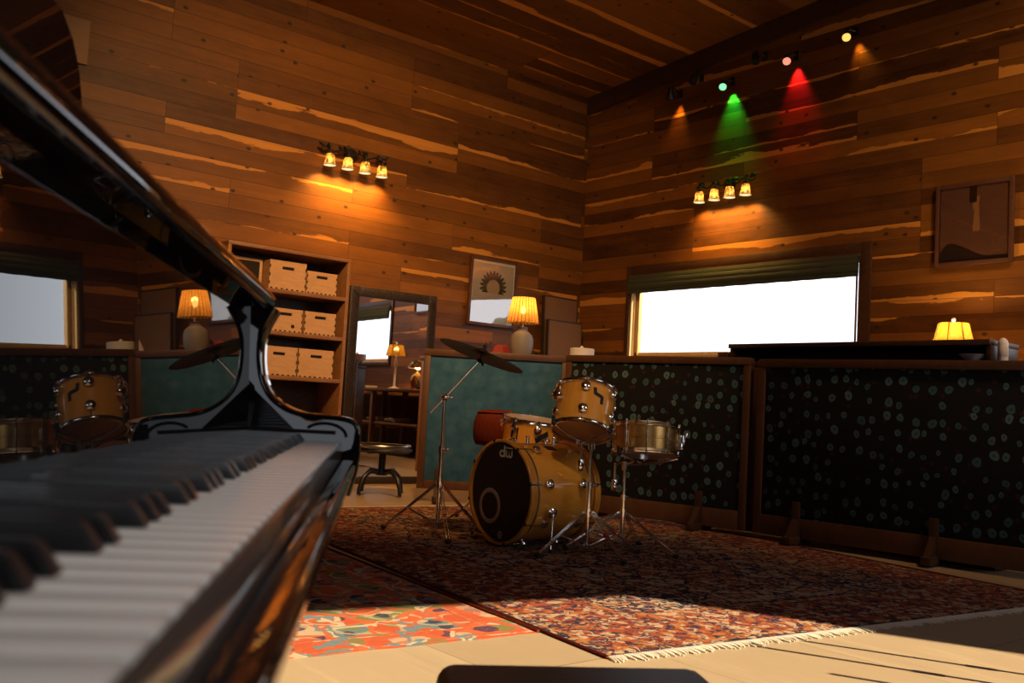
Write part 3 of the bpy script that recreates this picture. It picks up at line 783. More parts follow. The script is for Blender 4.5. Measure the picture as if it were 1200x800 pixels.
g = G(); g.cyl(J-d*.42, P_, .0068, n=12); obj('boom_arm', g, M_chrome, cst)
g = G(); g.ball(J, .024, 1, 1.1, 1).cyl(J+Vector((0, -.02, 0)), J+Vector((0, -.05, 0)), .006, n=8).box(J+Vector((0, -.054, 0)), (.04, .008, .014), .003); obj('boom_tilter', g, M_chrome, cst)
g = G(); Pt = inv @ (cymc + axc*.075); g.cyl(P_, Pt, .004, n=10).cyl(inv @ (cymc+axc*.040), inv @ (cymc+axc*.055), .012, n=12); g.ball(P_, .015); obj('cymbal_post', g, M_satin, cst)
g = G(); g.box(inv @ (cymc - axc*.06 + rh*.02), (.05, .008, .014), .003, Euler((0, .7, .3))); obj('wing_nut', g, M_satin, cst)

# rust-red drummer's pouf
pp = at(581, 520, 6.75); pz = .50
pf = thing('drum_stool', 'round rust-red velvet stool behind the bass drum', 'stool', (pp.x, pp.y, .0115))
g = G(); g.lathe([(0, .768), (.09, .764), (.130, .750), (.152, .722), (.166, .67), (.170, .61), (.163, .55), (.145, .512), (0, .500)], n=40); obj('seat', g, M_rust, pf, 60)
g = G(); g.lathe([(.140, .738), (.150, .744), (.138, .750)], n=40, close=True); obj('piping', g, M_rust, pf)
g = G(); g.cyl((0, 0, .20), (0, 0, .51), .018).cyl((0, 0, .40), (0, 0, .43), .03); obj('column', g, M_chrome, pf)
for k in range(3):
    a = rad(40+120*k); g = G(); g.cyl((0, 0, .27), (.26*math.cos(a), .26*math.sin(a), .015), .010); l = obj('leg', g, M_chrome, pf)
    g = G(); g.ball((.26*math.cos(a), .26*math.sin(a), .015), .015); obj('rubber_foot', g, M_rubber, l)

# ------------------------------------------------------------------ gobos
def teal_mat():
    m, nt, out = new_mat('teal_mottled_cloth'); n = N(nt)
    tc = n.node('ShaderNodeTexCoord').outputs['Object']
    f, _ = n.noise(tc, 9, 4, .65); d = n.voro(n.vec(n.sep(tc)[0], n.sep(tc)[2], 0.0), 8.0)['Distance']
    c = n.ramp(f, [(.3, (.020, .078, .150)), (.7, (.040, .122, .215))])
    c = n.mix(n.m('MULTIPLY', n.m('SUBTRACT', 1.0, n.step(d, .08, .5)), n.m('MULTIPLY', f, .6)), c, (.075, .165, .25, 1))
    w, _ = n.noise(tc, 300, 2, .5)
    n.bsdf(out, c, .9, 0, 0, n.bump(w, .3, .002), spec=.2); return m
def petal_mat():
    m, nt, out = new_mat('dark_petal_cloth'); n = N(nt)
    tc = n.node('ShaderNodeTexCoord').outputs['Object']; x, y, z = n.sep(tc)
    _, nc = n.noise(tc, 14, 2, .5); s = n.sep(nc)
    p = n.vec(n.m('ADD', x, n.m('MULTIPLY', s[0], .03)), n.m('ADD', n.m('MULTIPLY', z, .84), n.m('MULTIPLY', s[1], .03)), 0.0)
    v = n.voro(p, 11.4, .62); d = v['Distance']; r = n.sep(v['Color'])
    size = n.m('ADD', .17, n.m('MULTIPLY', r[0], .14))
    leaf = n.m('SUBTRACT', 1.0, n.step(d, n.m('MULTIPLY', size, .82), size))
    leaf = n.m('MULTIPLY', leaf, n.m('GREATER_THAN', r[2], .12))
    core = n.m('SUBTRACT', 1.0, n.step(d, .03, .14))
    lc = n.mix(r[1], (.036, .088, .102, 1), (.085, .165, .178, 1))
    lc = n.mix(n.m('MULTIPLY', core, .7), lc, (.013, .026, .030, 1))
    c = n.mix(leaf, (.0075, .0075, .0085, 1), lc)
    v2 = n.voro(n.vec(n.m('ADD', x, 3.3), n.m('ADD', z, 1.7), 0.0), 7.0, .9)
    dot = n.m('SUBTRACT', 1.0, n.step(v2['Distance'], .06, .12))
    c = n.mix(n.m('MULTIPLY', dot, n.m('MULTIPLY', n.m('SUBTRACT', 1.0, leaf), .8)), c, (.045, .017, .008, 1))
    n.bsdf(out, c, .85, 0, 0, None, spec=.25); return m
M_teal, M_petal = teal_mat(), petal_mat()
def gobo(label, p0, p1, z0, z1, mat, rail=.055, low=.13, feet=(), depth=.07):
    p0, p1 = Vector((*p0, 0)), Vector((*p1, 0)); d = p1-p0; Lg = d.length; a = math.atan2(d.y, d.x)
    t = thing('acoustic_screen', label, 'screen', p0+d/2+Vector((0, 0, .0138)), a, 'acoustic screens round the drum kit')
    h = Lg/2                                    # the face to the drums is local -y
    for x0, x1 in ((-h, -h+rail), (h-rail, h)):
        g = G(); g.b2((x0, 0, z0), (x1, depth, z1-rail), .004); obj('stile', g, M_gobowood, t)
    g = G(); g.b2((-h, -.004, z1-rail), (h, depth+.004, z1), .005); obj('top_rail', g, M_gobowood, t)
    g = G(); g.b2((-h+rail, 0, z0), (h-rail, depth, z0+low), .004); obj('bottom_rail', g, M_gobowood, t)
    g = G(); g.b2((-h+rail, .012, z0+low), (h-rail, depth-.012, z1-rail), .002); obj('cloth_panel', g, mat, t)
    for x in feet:
        g = G()
        g.box((x, .03, .024), (.06, .34, .048), .006)
        g.b2((x-.028, -.018, .048), (x+.028, -.001, .27), .003); g.prism([(x-.02, -.018, .048), (x-.02, -.12, .048), (x-.02, -.018, .16)], (.04, 0, 0))
        obj('foot', g, M_booth, t)
    return t
gobo('teal cloth acoustic screen with wooden frame behind the tilted cymbal', (4.366, 6.381), (5.277, 5.627), .095, 1.226, M_teal, .055, .07, (-.42, .45))
gobo('dark petal-patterned acoustic screen right behind the snare drum', (5.095, 5.47), (5.462, 3.985), .03, 1.224, M_petal, .052, .13, (-.45, .42))
e_ = Vector((5.660-5.466, 2.27-3.925)).normalized()
gobo('wide dark petal-patterned acoustic screen furthest from the mirror', (5.466, 3.925), (5.466+e_.x*2.44, 3.925+e_.y*2.44), .03, 1.214, M_petal, .056, .13, (-.90, -.02, .92))

# ------------------------------------------------------------------ back wall furniture
bkx0, bkx1, bky0, bky1 = 3.13, 4.30, 7.55, 7.97
bk = thing('bookcase', 'tall open wooden bookcase of slatted crates against the back wall', 'bookcase', ((bkx0+bkx1)/2, (bky0+bky1)/2, 0))
hw, hd_ = (bkx1-bkx0)/2, (bky1-bky0)/2
for s in (-1, 1):
    g = G(); g.b2((s*hw-(.032 if s > 0 else 0), -hd_, 0), (s*hw+(.032 if s < 0 else 0), hd_, 2.03), .003); obj('side_panel', g, M_shelfw, bk)
for z in (.10, .56, .962, 1.345, 1.708):
    g = G(); g.b2((-hw+.032, -hd_+.004, z-.034), (hw-.032, hd_, z), .002); obj('shelf', g, M_shelfw, bk)
g = G(); g.b2((-hw, -hd_, 2.03), (hw, hd_, 2.06), .003); obj('top_board', g, M_shelfw, bk)
g = G(); g.b2((-hw+.03, hd_-.008, .02), (hw-.03, hd_, 2.03)); obj('back_panel', g, M_booth, bk)
def crate(label, x0, x1, z0, h, d=.36, knot=False):
    w = x1-x0; t = thing('wooden_crate', label, 'crate', ((x0+x1)/2, bky0+.02+d/2, z0+.0012), 0, 'plywood crates in the bookcase')
    y0, y1, th = -d/2, d/2, .011
    g = G(); sw, sz0, sz1 = .056, h*.70, h*.70+.026
    g.b2((-w/2, y0, 0), (w/2, y0+th, sz0)); g.b2((-w/2, y0, sz1), (w/2, y0+th, h)); g.b2((-w/2, y0, sz0), (-sw, y0+th, sz1)); g.b2((sw, y0, sz0), (w/2, y0+th, sz1)); obj('front_board', g, M_crate, t)
    g = G(); g.b2((-w/2, y1-th, 0), (w/2, y1, h)); g.b2((-w/2, y0+th, 0), (-w/2+th, y1-th, h)); g.b2((w/2-th, y0+th, 0), (w/2, y1-th, h)); g.b2((-w/2, y0+th, 0), (w/2, y1-th, th)); obj('body', g, M_crate, t)
    k = 7
    def notch(lo, hi): g = G(); g.b2(lo, hi); obj('finger_joint', g, M_darkvoid, t)
    for i in range(k):
        if i % 2:
            for q in (-1, 1): notch((q*w/2-.009*(q > 0), y0-.0012, h*i/k), (q*w/2+.009*(q < 0), y0+.003, h*(i+.8)/k))
        xx = -w/2+w*(i+.3)/k; notch((xx, y0-.0012, 0), (xx+w*.4/k, y0+.003, .011))
    g = G(); g.b2((-sw+.002, y0+th, sz0-.004), (sw-.002, y0+th+.004, sz1+.004)); tag(obj('handle_slot', g, M_darkvoid, t), 'dark handle slot')
    if knot: g = G(); g.cyl((w*.22, y0-.001, h*.25), (w*.22, y0+.002, h*.25), .017, n=16); obj('knot_hole', g, M_darkvoid, t)
    return t
crate('larger plywood crate on the top shelf of the bookcase', 3.522, 3.868, 1.708, .248)
crate('small plywood crate at the right end of the top bookcase shelf', 3.880, 4.178, 1.708, .196)
crate('plywood crate with a round dark hole on the middle bookcase shelf', 3.548, 3.862, 1.345, .200, knot=True)
crate('plywood crate without a hole at the right end of the middle bookcase shelf', 3.886, 4.192, 1.345, .200)
crate('plywood crate mostly hidden by the piano cheek on the middle shelf', 3.19, 3.505, 1.345, .200)
crate('wide plywood crate left on the third bookcase shelf', 3.495, 3.838, .962, .250)
crate('wide plywood crate at the right end of the third bookcase shelf', 3.852, 4.195, .962, .250)
fr = thing('photo_frame', 'light wooden photo frame with dark picture on the top bookcase shelf', 'picture', (3.365, 7.70, 1.709))
g = G()
for lo, hi in (((-.145, -.01, 0), (-.118, .01, .25)), ((.118, -.01, 0), (.145, .01, .25)), ((-.118, -.01, 0), (.118, .01, .025)), ((-.118, -.01, .225), (.118, .01, .25))): g.b2(lo, hi, .002)
obj('frame', g, M_crate, fr)
g = G(); g.b2((-.118, -.002, .025), (.118, .006, .225)); obj('picture', g, M_darkvoid, fr)

# tall mirror, standing almost upright against the wall and turned three degrees
ml, mr = Vector((4.462, 7.80, 0)), Vector((5.420, 7.75, 0)); mw = (mr-ml).length/2
mi = thing('floor_mirror', 'tall floor mirror in a carved dark frame beside the bookcase', 'mirror', (ml+mr)/2, math.atan2(mr.y-ml.y, mr.x-ml.x))
fwid, ht = .095, 1.865
for nm, lo, hi in (('a', (-mw, 0, 0), (-mw+fwid, .045, ht)), ('b', (mw-fwid, 0, 0), (mw, .045, ht)), ('c', (-mw+fwid, 0, ht-fwid), (mw-fwid, .045, ht)), ('d', (-mw+fwid, 0, 0), (mw-fwid, .045, .07))):
    g = G(); g.b2(lo, hi, .006)
    k = int(max(hi[0]-lo[0], hi[2]-lo[2])/.028)
    for i in range(k):                          # rope carving
        if nm in 'ab': c0 = ((lo[0]+hi[0])/2, -.004, lo[2]+.03+(hi[2]-lo[2]-.06)*i/k); g.box(c0, (fwid*.9, .012, .011), .004, Euler((0, rad(35), 0)))
        elif nm == 'c': c0 = (lo[0]+.03+(hi[0]-lo[0]-.06)*i/k, -.004, (lo[2]+hi[2])/2); g.box(c0, (.011, .012, fwid*.9), .004, Euler((0, rad(35), 0)))
    obj('frame_rail', g, M_mframe, mi)
m_, nt_, out_ = new_mat('silvered_mirror'); n_ = N(nt_); n_.bsdf(out_, (.80, .78, .76, 1), .015, 1.0); M_mirror = m_
g = G(); g.b2((-mw+fwid, .010, .07), (mw-fwid, .018, ht-fwid)); obj('mirror_glass', g, M_mirror, mi)

# framed prints
def art_glass(name, build):
    m, nt, out = new_mat(name); n = N(nt)
    c = build(n)
    d = n.node('ShaderNodeBsdfDiffuse'); n.put(d.inputs[0], c)
    gl = n.node('ShaderNodeBsdfGlossy'); gl.inputs['Roughness'].default_value = .01
    fz = n.node('ShaderNodeFresnel'); fz.inputs[0].default_value = 3.8
    mx = n.node('ShaderNodeMixShader'); n.put(mx.inputs[0], fz.outputs[0])
    nt.links.new(d.outputs[0], mx.inputs[1]); nt.links.new(gl.outputs[0], mx.inputs[2]); nt.links.new(mx.outputs[0], out.inputs[0]); return m
def wreath(n):
    x, y, z = n.sep(n.node('ShaderNodeTexCoord').outputs['Object'])
    z2 = n.m('SUBTRACT', z, .42); r = n.m('SQRT', n.m('ADD', n.m('MULTIPLY', x, x), n.m('MULTIPLY', z2, z2)))
    a = n.m('ARCTAN2', z2, x); sp = n.m('MULTIPLY', n.m('ABSOLUTE', n.m('SINE', n.m('MULTIPLY', a, 11.0))), .05)
    f, _ = n.noise(n.vec(x, z, 0.0), 40, 3, .6)
    ringm = n.m('MULTIPLY', n.m('LESS_THAN', r, n.m('ADD', .135, sp)), n.m('GREATER_THAN', z, .36))
    inner = n.m('LESS_THAN', r, .088)
    paper = n.mix(f, (.30, .27, .25, 1), (.36, .33, .31, 1))
    c = n.mix(ringm, paper, n.mix(f, (.012, .008, .006, 1), (.06, .04, .03, 1)))
    c = n.mix(n.m('MULTIPLY', inner, n.m('GREATER_THAN', z, .36)), c, n.mix(f, (.22, .15, .10, 1), (.40, .30, .22, 1)))
    edge = n.m('MAXIMUM', n.m('GREATER_THAN', n.m('ABSOLUTE', x), .278), n.m('GREATER_THAN', z, .675))
    return n.mix(edge, c, (.55, .50, .45, 1))
def dusk(n):
    x, y, z = n.sep(n.node('ShaderNodeTexCoord').outputs['Object'])
    f, _ = n.noise(n.vec(x, z, 0.0), 9, 4, .6)
    c = n.mix(f, (.085, .040, .026, 1), (.13, .06, .038, 1))
    hill = n.m('LESS_THAN', z, n.m('ADD', .07, n.m('MULTIPLY', n.m('MULTIPLY', n.step(x, .12, -.2), n.step(x, -.32, -.2)), .12)))
    c = n.mix(hill, c, (.022, .013, .012, 1))
    pl = n.m('MULTIPLY', n.m('LESS_THAN', n.m('ABSOLUTE', n.m('SUBTRACT', x, n.m('ADD', .02, n.m('MULTIPLY', n.m('SUBTRACT', f, .5), .09)))), .024), n.m('MULTIPLY', n.m('GREATER_THAN', z, .27), n.m('LESS_THAN', z, .56)))
    c = n.mix(pl, c, (.24, .12, .05, 1))
    top = n.m('MULTIPLY', n.m('LESS_THAN', n.m('ABSOLUTE', n.m('ADD', x, .01)), .03), n.m('GREATER_THAN', z, .51))
    return n.mix(top, c, (.02, .012, .01, 1))
def picture(name, label, loc, rz, w, h, fw_, mat, fmat, tilt=0):
    t = thing(name, label, 'picture', mat=Matrix.Translation(Vector(loc)) @ Matrix.Rotation(rz, 4, 'Z') @ Matrix.Rotation(rad(tilt), 4, 'X'))
    g = G()
    for lo, hi in (((-w/2, -.03, 0), (-w/2+fw_, 0, h)), ((w/2-fw_, -.03, 0), (w/2, 0, h)), ((-w/2+fw_, -.03, 0), (w/2-fw_, 0, fw_)), ((-w/2+fw_, -.03, h-fw_), (w/2-fw_, 0, h))): g.b2(lo, hi, .004)
    obj('frame', g, fmat, t)
    g = G(); g.b2((-w/2+fw_, -.014, fw_), (w/2-fw_, -.006, h-fw_)); obj('glazed_print', g, mat, t); return t
picture('framed_print', 'framed print of a spiky dark wreath on the back wall', (6.29, 7.985, 1.655), 0, .655, .735, .033, art_glass('wreath_print', wreath), M_pframe, 1.1)
picture('framed_painting', 'dark framed painting of a brown dusk scene on the right wall', (7.615, 3.445, 2.145), -PI/2, .62, .68, .035, art_glass('dusk_painting', dusk), M_pframe)
g = G(); g.b2((1.40, 7.972, 3.345), (2.02, 8.0, 3.710), .010); tag(obj('wall_patch', g, M_tanpatch), 'pale tan patch high on the back wall above the piano', 'board')  # thin flat slab that turns this part of the wall pale tan

# tall cabinet behind the teal screen, with its lamps
cab = thing('tall_cabinet', 'tall brown wooden cabinet mostly hidden by the teal screen', 'cabinet', (6.09, 7.20, 0))
g = G(); g.b2((-.38, -.22, .06), (.38, .22, 1.265), .004); obj('body', g, M_shelfw, cab)
g = G(); g.b2((-.36, -.19, 0), (.36, .21, .06)); obj('plinth', g, M_booth, cab)
g = G(); g.b2((-.40, -.24, 1.265), (.40, .23, 1.30), .004); obj('top_board', g, M_shelfw, cab)
for s in (-1, 1):
    g = G(); g.b2((s*.19-.18, -.235, .10), (s*.19+.18, -.22, 1.24), .003); d_ = obj('door', g, M_shelfw, cab)
    g = G(); g.ball((s*.04, -.246, .75), .014); obj('knob', g, M_brass, d_)
M_pleat = shade_mat('pleated_amber_shade', (.85, .42, .10), .08, 26)
def lamp_light(name, loc, w, col=(1, .58, .22), r=.03):
    l = bpy.data.lights.new(name, 'POINT'); l.energy = w; l.color = col; l.shadow_soft_size = r
    o = bpy.data.objects.new(name, l); o.location = loc; C.objects.link(o); return o
def pleated(g, r0, r1, z0, z1, k, amp=.0035):
    n = k*4; A = []; B = []
    for i in range(n):
        a = 2*PI*i/n; d = amp*math.sin(a*k)
        A.append(g.v(((r0+d)*math.cos(a), (r0+d)*math.sin(a), z0))); B.append(g.v(((r1+d)*math.cos(a), (r1+d)*math.sin(a), z1)))
    g.bridge(A, B)
lx_, ly_, lz_ = 6.005, 7.10, 1.30
la = thing('table_lamp', 'lit table lamp with pleated amber shade and speckled grey jar base', 'lamp', (lx_, ly_, lz_))
g = G(); g.lathe([(0, 0), (.085, 0), (.098, .02), (.112, .10), (.113, .17), (.100, .215), (.070, .243), (.052, .255), (.050, .285), (.055, .292), (.045, .295), (0, .295)], n=36); obj('jar_base', g, M_ceramic, la, 60)
g = G(); g.cyl((0, 0, .295), (0, 0, .40), .008, n=10).cyl((0, 0, .36), (0, 0, .42), .016, n=12); obj('lamp_holder', g, M_brass, la)
g = G(); pleated(g, .215*.74, .128*.88, .335, .585, 26); obj('lamp_shade', g, M_pleat, la, 80)
g = G(); g.ball((0, 0, .465), .026, 1, 1, 1.5); obj('bulb', g, M_bulb, la)
lamp_light('table_lamp_light', (lx_, ly_, lz_+.50), 5.5, (1, .52, .17))
rl = thing('red_lantern', 'small red faceted lantern left of the lit table lamp', 'lantern', (5.855, 7.235, 1.30))
g = G(); g.lathe([(.075, .015), (.112, .015), (.074, .100), (.03, .112), (0, .112)], n=6); obj('shade', g, M_redshade, rl, 20)
g = G(); g.lathe([(0, 0), (.07, 0), (.075, .015), (0, .015)], n=24); obj('base', g, M_satin, rl)

# brown acoustic boards in the corner
for lab, x0, x1, y, zt in (('taller brown acoustic board leaning in the room corner', 6.945, 7.445, 7.86, 2.065), ('shorter brown acoustic board leaning in front of the taller one', 6.925, 7.425, 7.76, 1.79)):
    t = thing('acoustic_board', lab, 'board', mat=Matrix.Translation(Vector(((x0+x1)/2, y-.06, 0))) @ Matrix.Rotation(rad(-2.0), 4, 'X'))
    g = G(); g.b2((-(x1-x0)/2, -.02, 0), ((x1-x0)/2, .02, zt), .008); obj('core', g, M_boardbrown, t)
    g = G()
    for s in (-1, 1): g.b2((s*(x1-x0)/2-.008, -.023, 0), (s*(x1-x0)/2+.008, .023, zt), .003)
    g.b2((-(x1-x0)/2, -.023, zt-.01), ((x1-x0)/2, .023, zt+.008), .003); obj('edge_strip', g, M_mframe, t)

# white unlit lamp on a thin stand, behind where two screens meet
wp_ = at(682, 413, 7.95)
wl = thing('floor_lamp', 'unlit floor lamp with flat white drum shade above the screen corner', 'lamp', (wp_.x, wp_.y, 0))
g = G(); g.lathe([(0, 0), (.10, 0), (.10, .012), (.02, .02), (0, .02)], n=28); obj('base', g, M_satin, wl)
g = G(); g.cyl((0, 0, .02), (0, 0, wp_.z-.03), .010); obj('pole', g, M_steel, wl)
g = G(); zz = wp_.z; g.lathe([(.10, zz-.036), (.103, zz-.034), (.103, zz+.030), (.098, zz+.034), (0, zz+.034)], n=36); obj('lamp_shade', g, M_white, wl)
g = G(); g.ball((-.005, 0, zz+.044), .013); obj('finial', g, M_white, wl)

# stool of bent black legs between piano and mirror
sp_ = at(449, 524, 8.0)
st = thing('swivel_stool', 'low black swivel stool with curved legs in front of the mirror', 'stool', (sp_.x, sp_.y, 0))
g = G(); g.lathe([(0, .405), (.20, .408), (.245, .398), (.250, .380), (.22, .360), (0, .352)], n=36); obj('seat', g, M_blackleather, st)
g = G(); g.lathe([(.236, .425), (.250, .430), (.256, .420), (.244, .412)], (-.02, 0, 0), n=40, close=True); obj('seat_ring', g, M_steel, st)
g = G(); g.cyl((0, 0, .20), (0, 0, .355), .030).cyl((0, 0, .17), (0, 0, .22), .05); obj('column', g, M_satin, st)
for k in range(4):
    a = rad(-80+90*k); o = Vector((math.cos(a), math.sin(a), 0))
    g = G(); g.tube([o*.04+Vector((0, 0, .20)), o*.13+Vector((0, 0, .205)), o*.20+Vector((0, 0, .15)), o*.235+Vector((0, 0, .06)), o*.24+Vector((0, 0, .012))], [.022, .022, .020, .017, .015], 10); obj('leg', g, M_satin, st)

# ------------------------------------------------------------------ right wall furniture, behind the screens
cr = thing('console_shelf', 'long dark wooden console rising above the right-hand screen', 'console', (5.99, 3.47, 0))
g = G(); g.b2((-.20, -.955, 1.335), (.22, .965, 1.368), .004); obj('top_board', g, M_booth, cr)
g = G(); g.b2((-.21, -1.05, 1.20), (.22, 1.06, 1.235), .004); obj('lower_shelf', g, M_booth, cr)
g = G(); g.b2((-.18, -.955, 1.235), (.20, -.925, 1.335), .003); g.b2((-.18, .93, 1.235), (.20, .96, 1.335), .003); obj('end_panel', g, M_booth, cr)
g = G(); g.b2((.18, -.925, 1.235), (.20, .93, 1.335)); obj('back_panel', g, M_booth, cr)
g = G(); g.b2((-.20, .97, 1.235), (.10, 1.06, 1.305), .004); obj('step_block', g, M_booth, cr)
g = G(); g.b2((-.20, -1.04, .08), (.21, 1.05, 1.20), .004); obj('body', g, M_booth, cr)
g = G(); g.b2((-.17, -1.0, 0), (.18, 1.0, .08)); obj('plinth', g, M_booth, cr)
q = at(1168, 407, 5.72)
wb = thing('white_bottle', 'upright white bottle at the end of the dark console', 'bottle', (q.x-.02, q.y-.046, 1.2365))
g = G(); g.lathe([(0, 0), (.027, 0), (.029, .01), (.029, .105), (.025, .128), (.012, .142), (0, .145)], n=24); obj('body', g, M_white, wb)
g = G(); g.lathe([(.0293, .030), (.0298, .031), (.0298, .09), (.0293, .091)], n=24); obj('paper_band', g, M_paper, wb)
q = at(1142, 415, 5.75)
bo = thing('white_bowl', 'white bowl in the dark gap of the console', 'bowl', (q.x+.03, q.y+.02, 1.236))
g = G(); g.lathe([(0, 0), (.035, 0), (.040, .006), (.075, .034), (.085, .044), (.081, .044), (.070, .034), (.036, .010), (0, .009)], n=32); obj('bowl_wall', g, M_white, bo)

dy0, dy1 = .9, 4.75
dk_ = thing('long_desk', 'long wooden desk with lower shelf along the right wall', 'desk', (7.25, (dy0+dy1)/2, 0))
hl = (dy1-dy0)/2
g = G(); g.b2((-.33, -hl, .935), (.33, hl, .975), .004); obj('desk_top', g, M_shelfw, dk_)
g = G(); g.b2((-.27, -hl+.05, .45), (.31, hl-.05, .48), .003); obj('lower_shelf', g, M_shelfw, dk_)
for yy in (-hl+.05, -.35, .35, hl-.05):
    g = G(); g.b2((-.30, yy-.035, 0), (-.23, yy+.035, .935), .003); g.b2((.23, yy-.035, 0), (.30, yy+.035, .935), .003); obj('leg', g, M_shelfw, dk_)
M_ylw = shade_mat('yellow_lamp_shade', (.21, .105, .015), .02)
yl = thing('desk_lamp', 'lit lamp with yellow panelled shade by the right wall', 'lamp', (7.20, 3.40, .976))
g = G(); g.lathe([(0, 0), (.085, 0), (.085, .012), (.03, .03), (.016, .05), (.016, .30), (.024, .34), (.02, .40), (.012, .44), (.010, .60), (0, .60)], n=28); obj('stem', g, M_white, yl)
g = G(); g.lathe([(.155, .490), (.112, .655)], n=8, T=Matrix.Rotation(rad(10), 4, 'Z')); obj('lamp_shade', g, M_ylw, yl, 20)
g = G()
for k in range(8):
    a = rad(10+45*k); g.tube([(.1555*math.cos(a), .1555*math.sin(a), .490), (.1125*math.cos(a), .1125*math.sin(a), .655)], .003, 6)
obj('shade_ribs', g, M_satin, yl)
g = G(); g.ball((0, 0, .685), .016).cyl((0, 0, .60), (0, 0, .675), .005); obj('finial', g, M_white, yl)
g = G(); g.ball((0, 0, .57), .022); obj('bulb', g, M_bulb, yl)
lamp_light('desk_lamp_light', (7.20, 3.40, 1.565), 30)
tl = thing('stained_glass_lamp', 'mosaic glass lamp seen in the mirror beside the yellow lamp', 'lamp', (7.18, 4.14, .976))
def mosaic():
    m, nt, out = new_mat('mosaic_glass'); n = N(nt); tc = n.node('ShaderNodeTexCoord').outputs['Object']
    v = n.node('ShaderNodeTexVoronoi'); n.put(v.inputs['Vector'], tc); v.inputs['Scale'].default_value = 26
    c = n.ramp(n.sep(v.outputs['Color'])[0], [(0, (.25, .08, .02)), (.3, (.10, .12, .05)), (.55, (.5, .25, .06)), (.8, (.05, .03, .02))], True)
    n.bsdf(out, c, .2); return m
M_mos = mosaic()
g = G(); g.lathe([(0, 0), (.07, 0), (.095, .05), (.10, .12), (.08, .19), (.03, .23), (.015, .26), (0, .26)], n=28); obj('globe_base', g, M_mos, tl)
g = G(); g.lathe([(.14, .30), (.12, .36), (.07, .41), (.02, .43), (0, .43)], n=28); obj('lamp_shade', g, M_mos, tl)
g = G(); g.cyl((0, 0, .25), (0, 0, .42), .008); obj('stem', g, M_brass, tl)
lamp_light('mosaic_lamp_light', (7.18, 4.14, 1.29), 14, (1, .5, .12))
for i, (yy, rz, lab) in enumerate(((2.35, .2, 'loose white papers on the desk nearest the reflected window'), (2.75, -.15, 'second sheaf of white papers on the reflected desk'))):
    t = thing('paper_stack', lab, 'papers', (7.05, yy, .9755), rz)
    g = G()
    for k in range(5): g.box((random.uniform(-.01, .01), random.uniform(-.01, .01), .004+.007*k), (.21, .30, .005), 0, Euler((0, 0, random.uniform(-.12, .12))))
    obj('sheets', g, M_paper, t)
for i, (yy, lab) in enumerate(((2.95, 'coil of pale cable on the low shelf of the reflected desk'), (3.55, 'second coil of pale cable on the low shelf of the reflected desk'))):
    t = thing('cable_coil', lab, 'cable', (7.22, yy, .4805))
    g = G(); pts = []
    for k in range(150):
        a = k*.27; r = .16+.03*math.sin(k*.37); pts.append((r*math.cos(a), r*math.sin(a)*1.1, .012+.05*k/150+.006*math.sin(k*1.1)))
    g.tube(pts, .007, 6); obj('loops', g, M_grey, t)

# ------------------------------------------------------------------ wall lamps and stage lights
M_amber = shade_mat('amber_mottled_glass', (.50, .29, .085), .03, 0, .1, 28, .16)
M_frost = glow('frosted_diffuser', (1, .74, .36), 1.3)
def sconce(label, loc, rz):
    t = thing('wall_sconce', label, 'lamp', loc, rz, 'four-shade iron wall sconces')
    g = G(); g.lathe([(0, 0), (.075, 0), (.072, .012), (.03, .02), (0, .02)], T=Matrix.Rotation(PI/2, 4, 'X'), n=24); obj('wall_plate', g, M_iron, t)
    g = G(); g.tube([(-.36+.72*i/24, -.075-.012*math.sin(i*1.05), .015*math.sin(i*1.05)) for i in range(25)], .010, 8).cyl((0, 0, 0), (0, -.08, 0), .012); obj('iron_bar', g, M_iron, t)
    g = G()
    for x in (-.30, -.12, .10, .30):            # leaves and twigs along the bar
        for k in range(5):
            a = random.uniform(.3, 2.8); l = random.uniform(.04, .08); q = Vector((x+.05*(k-2)*.4, -.08, .01)); e = q+Vector((l*math.cos(a), random.uniform(-.03, .02), l*math.sin(a)*.8))
            g.tube([q, (q+e)/2+Vector((0, 0, .008)), e], [.004, .014, .002], 6)
    obj('iron_leaves', g, M_iron, t)
    for i in range(4):
        x = -.285+.19*i
        g = G(); g.tube([(x, -.085, .0), (x, -.12, -.01), (x, -.125, -.035)], .009, 8).cyl((x, -.125, -.035), (x, -.125, -.065), .022, n=14); h = obj('shade_holder', g, M_iron, t)
        g = G(); g.lathe([(.020, -.055), (.036, -.062), (.043, -.085), (.046, -.125), (.052, -.155), (.062, -.172)], (x, -.125, 0), n=24); obj('lamp_shade', g, M_amber, t, 60)
        g = G(); g.ball((x, -.125, -.118), .018, 1, 1, 1.4); obj('bulb', g, M_bulb, t)
        g = G(); g.lathe([(0, -.166), (.057, -.166), (.057, -.162), (0, -.162)], (x, -.125, 0), n=24); obj('frosted_diffuser', g, M_frost, t)
    return t
sA = sconce('iron wall sconce with four lit amber shades on the back wall', (4.47, YA, 3.135), 0)
sB = sconce('iron wall sconce with four lit amber shades above the window', (XB, 5.90, 3.165), -PI/2)
bpy.context.view_layer.update()
for t in (sA, sB):
    for i in range(4):
        p = t.matrix_world @ Vector((-.285+.19*i, -.125, -.120)); lamp_light('sconce_light', p, 5.0, (1, .46, .10), .02)
        l = bpy.data.lights.new('sconce_downlight', 'SPOT'); l.energy = 30; l.color = (1, .46, .09); l.spot_size = rad(125); l.spot_blend = .9; l.shadow_soft_size = .02
        o = bpy.data.objects.new('sconce_downlight', l); C.objects.link(o); o.matrix_world = frame(t.matrix_world.to_3x3() @ Vector((0, -.15, 1)), (1, .2, 0), t.matrix_world @ Vector((-.285+.19*i, -.125, -.175)))

